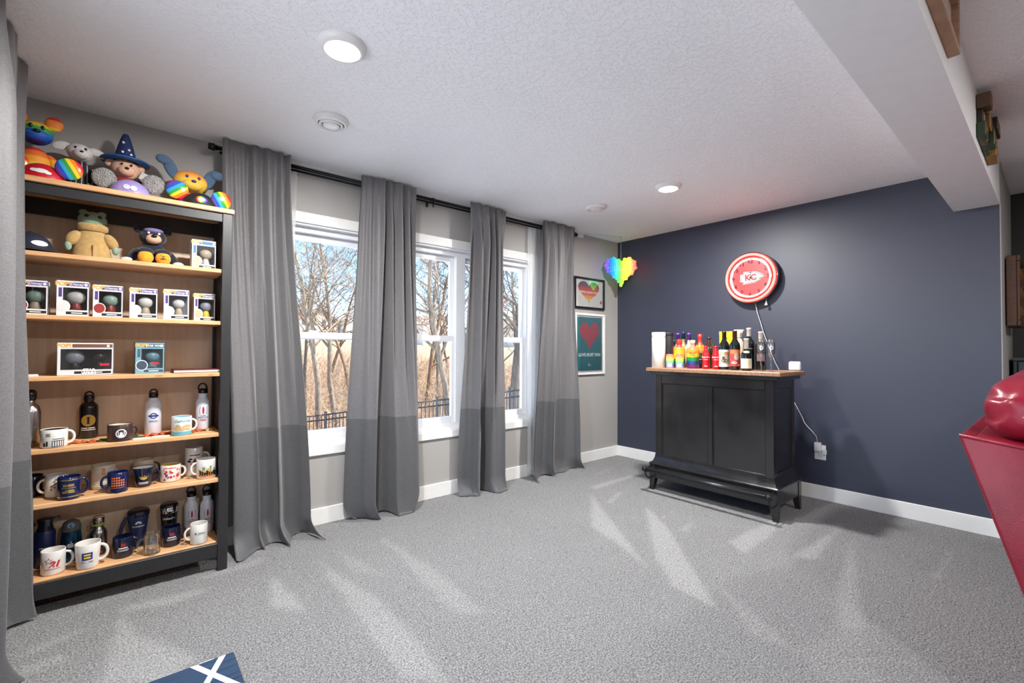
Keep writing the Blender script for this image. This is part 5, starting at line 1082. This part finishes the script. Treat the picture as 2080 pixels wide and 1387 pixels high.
# ================================================================== wall clock
CK = (-.10, -1.508, 1.853)
t = thing('wall_clock', 'round red neon wall clock with arrowhead emblem', 'clock', (0, CK[1], CK[2]))
def ring(R, r, x, m, nm, par, seg=64): return MB().tube([(x, R*math.sin(2*PI*k/seg), R*math.cos(2*PI*k/seg)) for k in range(seg)], r, 12, True).build(nm, m, par)
def disc_x(prof, m, nm, par):                  # lathe about the x axis, prof = (radius, x)
    mb = MB().lathe([(r, x) for r, x in prof], 56); mb.map(lambda v: (v.z, v.x, v.y)); return mb.build(nm, m, par)
disc_x([(0, -.002), (.205, -.002), (.222, -.012), (.226, -.03), (.226, -.075), (.222, -.085)], mat('clock_black', (26, 26, 32), .3), 'case', t)
chrome = mat('chrome', (0, 0, 0)); disc_x([(.226, -.070), (.2275, -.072), (.2275, -.086), (.222, -.090)], chrome, 'rim', t)
disc_x([(.222, -.086), (.180, -.078), (.172, -.080)], mat('reflector', (190, 60, 60), .25, .6), 'reflector', t)
m_neon = emis('red_neon', (255, 92, 84), 1.7); m_wneon = emis('white_neon', (255, 246, 246), 1.6)
ring(.205, .0115, -.098, m_neon, 'neon_tube', t); ring(.178, .006, -.093, chrome, 'inner_rim', t)
disc_x([(.178, -.0835), (.0, -.0845)], mat('clock_face', (206, 60, 62), .45), 'dial', t); ring(.166, .0065, -.088, m_wneon, 'white_tube', t)
cf = lambda x: on_plane((x, 0, 0), (0, -1, 0), (0, 0, 1))
for n in range(12):
    a = 2*PI*(n+1)/12; decal(t, 'numeral', text_geo(str(n+1), .050, .015), cf(-.0965), C_PRB, .148*math.sin(a), .148*math.cos(a))
ah = [(.088, .004), (.068, .022), (.035, .036), (-.045, .040), (-.044, .026), (-.066, .024), (-.068, -.022), (-.048, -.022), (-.050, -.040), (.030, -.032), (.062, -.016)]
def tri(pts): return ([(0.0, 0.0)]+pts, [(0, 1+i, 1+(i+1) % len(pts)) for i in range(len(pts))])
ah = [(u*1.25, v*1.25) for u, v in ah]
decal(t, 'emblem', tri([(u*1.06, v*1.12) for u, v in ah]), cf(-.0860), C_PRW); decal(t, 'emblem', tri([(u*1.02, v*1.04) for u, v in ah]), cf(-.0866), C_PRB); decal(t, 'emblem', tri([(u*.95, v*.93) for u, v in ah]), cf(-.0872), C_PRW)
decal(t, 'lettering', text_geo('K', .072, .05), cf(-.0878), C_PRR, -.024, 0); decal(t, 'lettering', text_geo('C', .072, .05), cf(-.0880), C_PRR, .026, 0)
def hand(a, L, w, x): 
    s, c = math.sin(a), math.cos(a); f = cf(x); g = [(-w, -.015), (w, -.015), (w*.6, L), (-w*.6, L)]
    decal(t, 'hand', ([(u*c+v*s, -u*s+v*c) for u, v in g], [(0, 1, 2, 3)]), f, C_PRB)
hand(math.radians(4), .062, .0035, -.0895); hand(math.radians(97), .098, .0028, -.0900); MB().tube([(-.085, 0, 0), (-.091, 0, 0)], .006, 12).build('hub', C_PRB, t)
pc_ = MB().tube([(-.05, -.118, -.175), (-.05, -.118, -.215)], .0022, 6).build('pull_cord', C_PRW, t); MB().lathe([(.004, -.215), (.006, -.23), (.012, -.243), (.014, -.252), (0, -.254)], 18, (-.05, -.118, 0)).build('pull_knob', mat('knob_cream', (206, 196, 186), .4), pc_)
m_cord = mat('white_cord', (206, 206, 208), .45)
tag(MB().tube([(-.03, -1.524, 1.645), (-.03, -1.542, 1.547), (-.03, -1.571, 1.453), (-.03, -1.593, 1.37), (-.03, -1.615, 1.304), (-.03, -1.663, 1.171), (-.03, -1.69, 1.10), (-.03, -1.718, 1.042), (-.04, -1.78, .90), (-.04, -1.84, .77), (-.05, -1.87, .719), (-.05, -1.903, .653), (-.05, -1.917, .614), (-.05, -1.945, .578), (-.05, -1.973, .55), (-.05, -2.001, .514), (-.048, -2.009, .471), (-.045, -2.009, .462)], .0028, 8).build('power_cord', m_cord), 'white power cord hanging from the clock to the outlet', 'cord')
o = thing('wall_outlet', 'white wall outlet low on the navy wall', 'outlet', (0, -2.015, .381))
MB().rbox(-.006, 0, -.040, .040, -.060, .060, .003).build('plate', m_white, o)
for z in (-.022, .022): q = MB().rbox(-.009, -.004, -.017, .017, z-.015, z+.015, .004).build('socket', m_white, o); MB().box(-.0095, -.0088, -.008, -.006, z-.004, z+.006).box(-.0095, -.0088, .006, .008, z-.004, z+.006).build('slot', C_PRB, q)
tag(MB().rbox(-.048, -.009, -.022, .022, .012, .082, .005).build('plug_adapter', mat('white_plastic', (0, 0, 0)), None, (0, -2.005, .381)), 'white plug adapter in the upper socket', 'plug'); tag(MB().rbox(-.030, -.010, -.016, .014, -.012, .026, .004).build('plug_adapter', mat('white_plastic', (0, 0, 0)), None, (0, -2.048, .381)), 'small white plug half behind the larger adapter', 'plug')

# ================================================================== heart lamp
hx, hy = -.215, -.205
hl = thing('heart_lamp', 'glowing rainbow heart lamp hanging in the corner', 'lamp', (hx, hy, 2.055), -.68)
hm = bands('heart_glow', [(150, 60, 190), (40, 90, 220), (30, 150, 190), (90, 210, 70), (190, 230, 60), (250, 190, 80), (250, 120, 90), (240, 80, 90)], 'X', -.185, .185, .4, soft=True, emit=.5)
hp = heart_pts(.34, 56); mb = MB()
def inside(u, v):
    c = False; n = len(hp)
    for i in range(n):
        (x1, y1), (x2, y2) = hp[i], hp[(i+1) % n]
        if (y1 > v) != (y2 > v) and u < (x2-x1)*(v-y1)/(y2-y1)+x1: c = not c
    return c
def depth(u, v): return min(math.hypot(u-a, v-b) for a, b in hp)
n_ = len(hp); L_ = 7; vs = []; fs = []
for s in (-1, 1):
    for j in range(L_+1):
        q = j/L_
        for (u, v) in hp: vs.append((u*q, s*.055*math.sqrt(max(0, 1-q*q)), (v-.0)*q+.0))
    o_b = 0 if s < 0 else (L_+1)*n_
    for j in range(L_):
        for k in range(n_):
            k2 = (k+1) % n_; f = (o_b+j*n_+k, o_b+j*n_+k2, o_b+(j+1)*n_+k2, o_b+(j+1)*n_+k); fs.append(f if s < 0 else f[::-1])
mb.add(vs, fs, True); mb.build('heart_shade', hm, hl)
nb = MB(); d_ = .040
for j in range(-5, 6):
    for i in range(-6, 7):
        u = (i+.5*(j % 2))*d_; v = j*d_*.87
        if inside(u, v) and depth(u, v) > .012:
            yy = .052*math.sqrt(max(0.0, min(1.0, depth(u, v)/.09)))
            for s in (-1, 1): nb.ell((u, s*yy, v), (.0195, .012, .0195), 10, 6)
for k in range(0, n_, 3): nb.ell((hp[k][0]*.97, 0, hp[k][1]*.97), (.018, .02, .018), 10, 6)
nb.build('shade_knobs', hm, hl)
MB().tube([(0, 0, .10), (0, 0, .37)], .0018, 6).build('hanging_wire', mat('wire_white', (220, 220, 220), .4), hl); MB().tube([(-.006, 0, .362), (-.010, 0, .372), (0, 0, .380), (.008, 0, .372), (.006, 0, .385)], .0018, 6).lathe([(.009, .3815), (.009, .385)], 16).build('hook', mat('wire_white', (0, 0, 0)), hl)
tag(MB().tube([(hx, hy, H-.006), (-.45, -.12, H-.004), (-.62, -.06, H-.006), (-.80, -.022, H-.035)], .002, 6).build('lamp_cord', mat('wire_white', (0, 0, 0))), 'thin pale cord running along the ceiling to the heart lamp', 'cord')

# ================================================================== framed prints
def framed(label, x0, x1, z0, z1, fm, fw_, matm, rot=0.0):
    t = thing('framed_print', label, 'framed print', ((x0+x1)/2, 0, (z0+z1)/2), 0, 'framed prints beside the curtain'); w = (x1-x0)/2; h = (z1-z0)/2
    for nm, p in (('frame_bar', [(-w, h), (w, h), (w-fw_, h-fw_), (-w+fw_, h-fw_)]), ('frame_bar', [(-w, -h), (w, -h), (w-fw_, -h+fw_), (-w+fw_, -h+fw_)]), ('frame_bar', [(-w, -h), (-w, h), (-w+fw_, h-fw_), (-w+fw_, -h+fw_)]), ('frame_bar', [(w, -h), (w, h), (w-fw_, h-fw_), (w-fw_, -h+fw_)])):
        MB().prism(p, -.024, -.001).build(nm, fm, t)
    MB().box(-w+fw_-.002, w-fw_+.002, -.010, -.004, -h+fw_-.002, h-fw_+.002).build('sheet', matm, t); MB().box(-w+fw_-.002, w-fw_+.002, -.0165, -.0145, -h+fw_-.002, h-fw_+.002).build('pane', glass('picture_glass', (1, 1, 1), .05, .0), t)
    t.rotation_euler = (0, rot, 0); return t, w, h
t, w, h = framed('black framed print with a rainbow heart slogan', -.752, -.262, 1.644, 1.977, C_BLACK, .020, mat('print_paper', (226, 224, 218), .5))
pf = lambda y: on_plane((0, y, 0), (1, 0, 0), (0, 0, 1))
hpts = [(u-.01, v*.74+.012) for u, v in heart_pts(.345, 48)]
decal(t, 'print', ([(-.01, .0)]+hpts, [(0, 1+k, 1+(k+1) % 48) for k in range(48)]), pf(-.0106), bands('slogan_heart', [(120, 120, 100), (226, 196, 40), (236, 160, 40), (228, 100, 44), (216, 66, 44), (196, 48, 48), (120, 50, 70), (70, 54, 86)], 'Z', -.115, .125, .5))
decal(t, 'lettering', fit(text_geo('UNITED AGAINST HATE', .030, .04), .305), pf(-.0112), C_PRW, -.01, .012); decal(t, 'emblem', rect_geo(.030, .034, 1, 1, .195, -.085), pf(-.0106), C_PRB); decal(t, 'emblem', join_geo(rect_geo(.014, .004, 1, 1, .195, -.080), rect_geo(.014, .004, 1, 1, .195, -.090), rect_geo(.022, .003, 1, 1, .195, -.072)), pf(-.0112), C_YEL)
t, w, h = framed('white framed teal print with a red patchwork heart', -.742, -.256, .940, 1.594, m_white, .022, mat('print_border', (232, 230, 226), .5))
decal(t, 'print', rect_geo(.405, .575, 1, 1), pf(-.0104), mat('teal_paper', (30, 116, 122), .5))
hq = [(u, v) for u, v in heart_pts(.315, 48)]
def in_h(u, v):
    c = False
    for i in range(48):
        (x1, y1), (x2, y2) = hq[i], hq[(i+1) % 48]
        if (y1 > v) != (y2 > v) and u < (x2-x1)*(v-y1)/(y2-y1)+x1: c = not c
    return c
rr = random.Random(3); gs = []
for j in range(-9, 10):
    for i in range(-9, 10):
        u = i*.0185+rr.uniform(-.003, .003); v = j*.0185+rr.uniform(-.003, .003)
        if in_h(u, v):
            a = rr.uniform(0, 3); k = rr.choice((4, 5, 6)); gs.append(poly_geo([(u+.0104*math.cos(a+2*PI*q/k), v+.0104*math.sin(a+2*PI*q/k)) for q in range(k)]))
decal(t, 'patchwork_heart', join_geo(*gs), on_plane((0, -.0110, .082), (1, 0, 0), (0, 0, 1.06)), mat('patch_red', (200, 40, 62), .5))
decal(t, 'lettering', fit(text_geo('LOVE MUST WIN', .042, .045), .35), pf(-.0110), C_PRW, 0, -.118); decal(t, 'emblem', join_geo(rect_geo(.020, .010, 1, 1, -.015, -.222), rect_geo(.016, .008, 1, 1, -.017, -.234), rect_geo(.010, .008, 1, 1, -.010, -.210), rect_geo(.022, .004, 1, 1, .014, -.226), rect_geo(.018, .003, 1, 1, .012, -.233)), pf(-.0110), C_PRW)
# ================================================================== right side: sofa, cabinet, plaque, signs; rug
def leather():
    m = bpy.data.materials.new('red_leather'); t = NT(m); v = t.coord()
    n = t.noise(v, 3, 4, .6); f = t.n('ShaderNodeTexVoronoi'); f.inputs['Scale'].default_value = 260; t.l(v, f.inputs['Vector'])
    t.l(t.ramp(n, [(.3, srgb(104, 14, 32)), (.55, srgb(136, 22, 44)), (.75, srgb(150, 30, 52))]), t.b.inputs['Base Color'])
    t.b.inputs['Roughness'].default_value = .34; t.b.inputs['Specular IOR Level'].default_value = .4; t.b.inputs['Coat Weight'].default_value = .08; t.b.inputs['Coat Roughness'].default_value = .25
    t.bump(f.outputs['Distance'], .12, .002); return m
m_lea = leather()
SX0, SX1 = -2.30, -.42
sofa = thing('sofa', 'glossy red leather recliner sofa with puffy headrests', 'sofa', (0, 0, 0))
def yz_prism(poly, x0, x1):
    n = len(poly); vs = [(x0, y, z) for y, z in poly]+[(x1, y, z) for y, z in poly]
    return MB().add(vs, [tuple(range(n)), tuple(range(2*n-1, n-1, -1))]+[(i, i+n, (i+1) % n+n, (i+1) % n) for i in range(n)])
def bev(o, w=.012, s=3):
    m = o.modifiers.new('edge', 'BEVEL'); m.width = w; m.segments = s; m.limit_method = 'ANGLE'
    for p in o.data.polygons: p.use_smooth = True
    m.harden_normals = False; return o
prof = [(-3.065, .94), (-3.325, .06), (-3.62, .06), (-3.50, .58), (-3.42, .90), (-3.24, .915)]
bev(yz_prism(prof, SX0, SX0+.035).build('side_panel', m_lea, sofa), .010); bev(yz_prism(prof, SX1-.035, SX1).build('side_panel', m_lea, sofa), .010)
back = [(-3.067, .937), (-3.322, .08), (-3.37, .08), (-3.115, .925)]
bev(yz_prism(back, SX0+.033, SX1-.033).build('back_panel', m_lea, sofa), .006)
MB().tube([(SX0+.004, -3.067, .936), (SX0+.004, -3.24, .914), (SX0+.004, -3.42, .90)], .006, 8).build('piping', m_lea, sofa)
bev(yz_prism([(-3.10, .932), (-3.16, .80), (-3.44, .80), (-3.41, .900), (-3.24, .918)], SX0+.030, SX1-.030).build('top_deck', m_lea, sofa), .006)
bev(MB().box(SX0+.035, SX1-.035, -4.02, -3.33, .08, .30).build('base', m_lea, sofa), .02)
cw_ = (SX1-SX0-.07)/2
def puff(nm, x0, x1, y0, y1, z0, z1, seed, wr=.010):
    R_ = random.Random(seed); ph = [R_.uniform(0, 6) for _ in range(4)]; mb = MB(); cx, cy, cz = (x0+x1)/2, (y0+y1)/2, (z0+z1)/2; ax, ay, az = (x1-x0)/2, (y1-y0)/2, (z1-z0)/2; n = 3.2
    def P(u, v):
        a = 2*PI*u; e = -PI/2+PI*v; sg = lambda c, k: math.copysign(abs(c)**(2/k), c)
        x = ax*sg(math.cos(e), 2.6)*sg(math.cos(a), 5); y = ay*sg(math.cos(e), 2.6)*sg(math.sin(a), n); z = az*sg(math.sin(e), 2.6)
        d = abs(x)/ax; k = wr*d**3*(math.sin(z*95+ph[0]+y*30)+.6*math.sin(y*110+ph[1]+z*40)+.5*math.sin(z*160+ph[2]))
        return (cx+x*(1+.0*k), cy+y*(1+k*3)+k*.4, cz+z*(1+k*3)+k*.5)
    return mb.grid(P, 84, 48).build(nm, m_lea, sofa)
for k in range(2):
    x0 = SX0+.04+k*cw_; x1 = x0+cw_-.008
    puff('headrest', x0-.0, x1, -3.44, -3.105, .875, 1.135, 3+k, .011); puff('back_cushion', x0, x1, -3.55, -3.22, .44, .93, 7+k); puff('seat_cushion', x0, x1, -4.05, -3.40, .28, .50, 11+k)
for x0, x1 in ((SX0, SX0+.20), (SX1-.20, SX1)): bev(MB().rbox(x0, x1, -4.04, -3.50, .06, .62, .04, 3).build('arm', m_lea, sofa), .01)
for x in (SX0+.08, SX1-.08):
    for y in (-3.42, -3.96): MB().lathe([(.022, 0), (.026, .085)], 16, (x, y, 0)).build('foot', C_BLACK, sofa)

# display cabinet against the dark wall
cab = thing('display_cabinet', 'dark blue grey cabinet with a glass door behind the sofa', 'cabinet', (.77, -3.47, 0)); m_cb = mat('slate_cabinet', (52, 60, 68), .4, vary=.1)
def cb(nm, x0, x1, y0, y1, z0, z1, m=m_cb, par=None): return MB().rbox(x0-.77, x1-.77, y0+3.47, y1+3.47, z0, z1, .003, 1).build(nm, m, par or cab)
CX0, CX1, CY0, CY1, CZ = .53, .965, -3.88, -3.062, 1.165
cb('top', CX0-.01, CX1, CY0-.01, CY1+.005, CZ-.025, CZ); cb('side', CX0, CX1, CY1-.022, CY1, .05, CZ-.025); cb('side', CX0, CX1, CY0, CY0+.022, .05, CZ-.025); cb('back', CX1-.012, CX1, CY0, CY1, .05, CZ-.025, mat('walnut_panel', (104, 74, 54), .5)); cb('bottom', CX0, CX1, CY0, CY1, .05, .08); cb('plinth', CX0+.03, CX1, CY0+.02, CY1-.02, 0, .05)
for z in (.42, .78): cb('shelf', CX0+.03, CX1-.012, CY0+.022, CY1-.022, z, z+.02)
for k in range(2):
    y1 = CY1-.024-k*.386; y0 = y1-.382; d = cb('door', CX0-.018, CX0, y1-.05, y1, .06, CZ-.03)
    for q in ((y0, y0+.05, .06, CZ-.03), (y0+.05, y1-.05, CZ-.08, CZ-.03), (y0+.05, y1-.05, .06, .12)): MB().rbox(CX0-.018-.77, CX0-.77, q[0]+3.47, q[1]+3.47, q[2], q[3], .003, 1).build('door_frame', m_cb, d)
    MB().box(CX0-.011-.77, CX0-.007-.77, y0+.05+3.47, y1-.05+3.47, .12, CZ-.08).build('pane', glass('window_glass'), d); MB().tube([(CX0-.03-.77, (y0 if k == 0 else y1)+(.02 if k == 0 else -.02)+3.47, .60), (CX0-.03-.77, (y0 if k == 0 else y1)+(.02 if k == 0 else -.02)+3.47, .70)], .006, 8).build('handle', m_rail, d)
for i, (lb, z, c) in enumerate((('dark book at the bottom of the stack on the cabinet', 0, (66, 58, 60)), ('pale pink book in the middle of the cabinet stack', .024, (196, 160, 146)), ('grey book on top of the cabinet stack', .046, (86, 82, 90)))):
    b = thing('book', lb, 'book', (.70, -3.30, CZ+z), .08*i, 'books stacked on the cabinet'); hgt = .022
    MB().box(-.09, .09, -.13, .13, 0, .003).box(-.09, .09, -.13, .13, hgt-.003, hgt).box(.087, .09, -.13, .13, 0, hgt).build('cover', mat('book_cover_%d' % i, c, .6), b); MB().box(-.087, .087, -.127, .127, .003, hgt-.003).build('pages', mat('page_cream', (0, 0, 0)), b)
t = thing('glass_ornament', 'small glass ornament inside the cabinet', 'ornament', (.70, -3.20, .80)); MB().lathe([(.03, 0), (.032, .01), (.01, .03), (.03, .07), (.042, .11), (.03, .16)], 20).build('bowl', C_BWHITE, t); MB().lathe([(.033, 0), (.034, .006), (.031, .012)], 20).build('foot', C_STEEL, t)

# carved plaque on the return wall
m_pl = mat('carved_walnut', (84, 56, 40), .5, vary=.25, vscale=30, stretch=(1, 1, 6)); yw = YE-.004
pq = thing('carved_plaque', 'dark carved wooden plaque on the narrow white wall', 'plaque', (.50, yw, 1.62))
MB().rbox(-.25, .25, -.055, -.006, -.24, .24, .004, 1).build('board', m_pl, pq)
for q in ((-.25, .25, .20, .24), (-.25, .25, -.24, -.20), (-.25, -.21, -.20, .20), (.21, .25, -.20, .20)): MB().rbox(q[0], q[1], -.072, -.055, q[2], q[3], .004, 1).build('border', m_pl, pq)
rr = random.Random(5)
for k in range(12): MB().ell((-.15+.10*(k % 4), -.058, -.13+.13*(k//4)), (.036, .018, .042), 12, 8).build('carving', mat('carved_gold', (140, 96, 56), .45, .2), pq)
# signs on the beam face
sg_ = thing('wooden_sign', 'pale wooden framed sign high on the beam', 'sign', (-2.52, YE, 2.322)); wd = mat('pale_wood', (176, 140, 116), .55, vary=.15, vscale=20, stretch=(1, 1, 5)); wi = mat('pale_board', (214, 196, 182), .6)
for q in ((-.36, .36, .075, .095), (-.36, .36, -.095, -.075), (-.36, -.34, -.075, .075), (.34, .36, -.075, .075)): MB().rbox(q[0], q[1], -.032, 0, q[2], q[3], .002, 1).build('frame_bar', wd, sg_)
MB().box(-.34, .34, -.012, -.002, -.075, .075).build('board', wi, sg_); pz = on_plane((0, -.0128, 0), (-1, 0, 0), (0, 0, 1)); decal(sg_, 'emblem', join_geo(disc_geo(.20, .05, 32, 1, .94)), pz, mat('burnt_print', (96, 66, 60), .6), -.02, 0); decal(sg_, 'print_lines', join_geo(rect_geo(.24, .012, 1, 1, -.02, .012), rect_geo(.18, .008, 1, 1, -.02, -.014)), pz, mat('burnt_print', (0, 0, 0)))
cs = thing('collage_sign', 'patchwork sign of stacked dark and gold blocks on the beam', 'sign', (-1.05, YE, 2.31)); cc = [mat('block_dark', (50, 44, 38), .5), mat('block_gold', (150, 110, 56), .5), mat('block_green', (52, 72, 44), .5), mat('block_brown', (96, 74, 56), .5), mat('block_cream', (186, 172, 148), .5)]; rr = random.Random(12)
for i in range(6):
    for j in range(3):
        d_ = rr.uniform(.018, .05); x0 = -.27+.09*i+(.02 if j == 1 else 0); z0 = -.10+.066*j; bl = MB().rbox(x0, x0+.088, -d_, -.001, z0, z0+.064, .003, 1).build('block', cc[rr.randrange(4)], cs)
        MB().box(x0+.02, x0+.034, -d_-.002, -d_+.001, z0+.012, z0+.052).box(x0+.05, x0+.064, -d_-.002, -d_+.001, z0+.012, z0+.052).box(x0+.034, x0+.05, -d_-.002, -d_+.001, z0+.03, z0+.04).build('relief', cc[4 if (i+j) % 2 else 1], bl)
# rug
def rug_mat():
    m = bpy.data.materials.new('trellis_rug'); t = NT(m); sp = t.n('ShaderNodeSeparateXYZ'); t.l(t.coord(), sp.inputs[0])
    def fam(k, off):
        a = t.n('ShaderNodeMath', operation='MULTIPLY_ADD'); a.inputs[1].default_value = k; t.l(sp.outputs['Y'], a.inputs[0]); t.l(sp.outputs['X'], a.inputs[2])
        b = t.n('ShaderNodeMath', operation='ADD'); b.inputs[1].default_value = off; t.l(a.outputs[0], b.inputs[0])
        p = t.n('ShaderNodeMath', operation='PINGPONG'); p.inputs[1].default_value = .13; t.l(b.outputs[0], p.inputs[0])
        c = t.n('ShaderNodeMath', operation='LESS_THAN'); c.inputs[1].default_value = .012; t.l(p.outputs[0], c.inputs[0]); return c.outputs[0]
    mx = t.n('ShaderNodeMath', operation='MAXIMUM'); t.l(fam(.5, -.6335), mx.inputs[0]); t.l(fam(-.5, .0015), mx.inputs[1])
    w = t.noise(t.coord((4, 320, 1)), 1.0, 2); navy = t.ramp(w, [(.35, srgb(26, 44, 66)), (.65, srgb(48, 74, 104))])
    c = t.n('ShaderNodeMix'); c.data_type = 'RGBA'; t.l(mx.outputs[0], c.inputs[0]); t.l(navy, c.inputs[6]); c.inputs[7].default_value = srgb(214, 212, 208)
    t.l(c.outputs[2], t.b.inputs['Base Color']); t.b.inputs['Roughness'].default_value = .95; t.bump(w, .6, .004); return m
rg = thing('door_mat', 'navy mat with a white trellis pattern on the carpet', 'mat', (-4.40, -1.90, .001)); 
MB().rbox(-.40, .40, -.73, .73, 0, .010, .003, 1).build('pile', rug_mat(), rg); MB().rbox(.285, .335, .728, .742, .001, .004, .001, 1).build('care_label', C_PRW, rg)
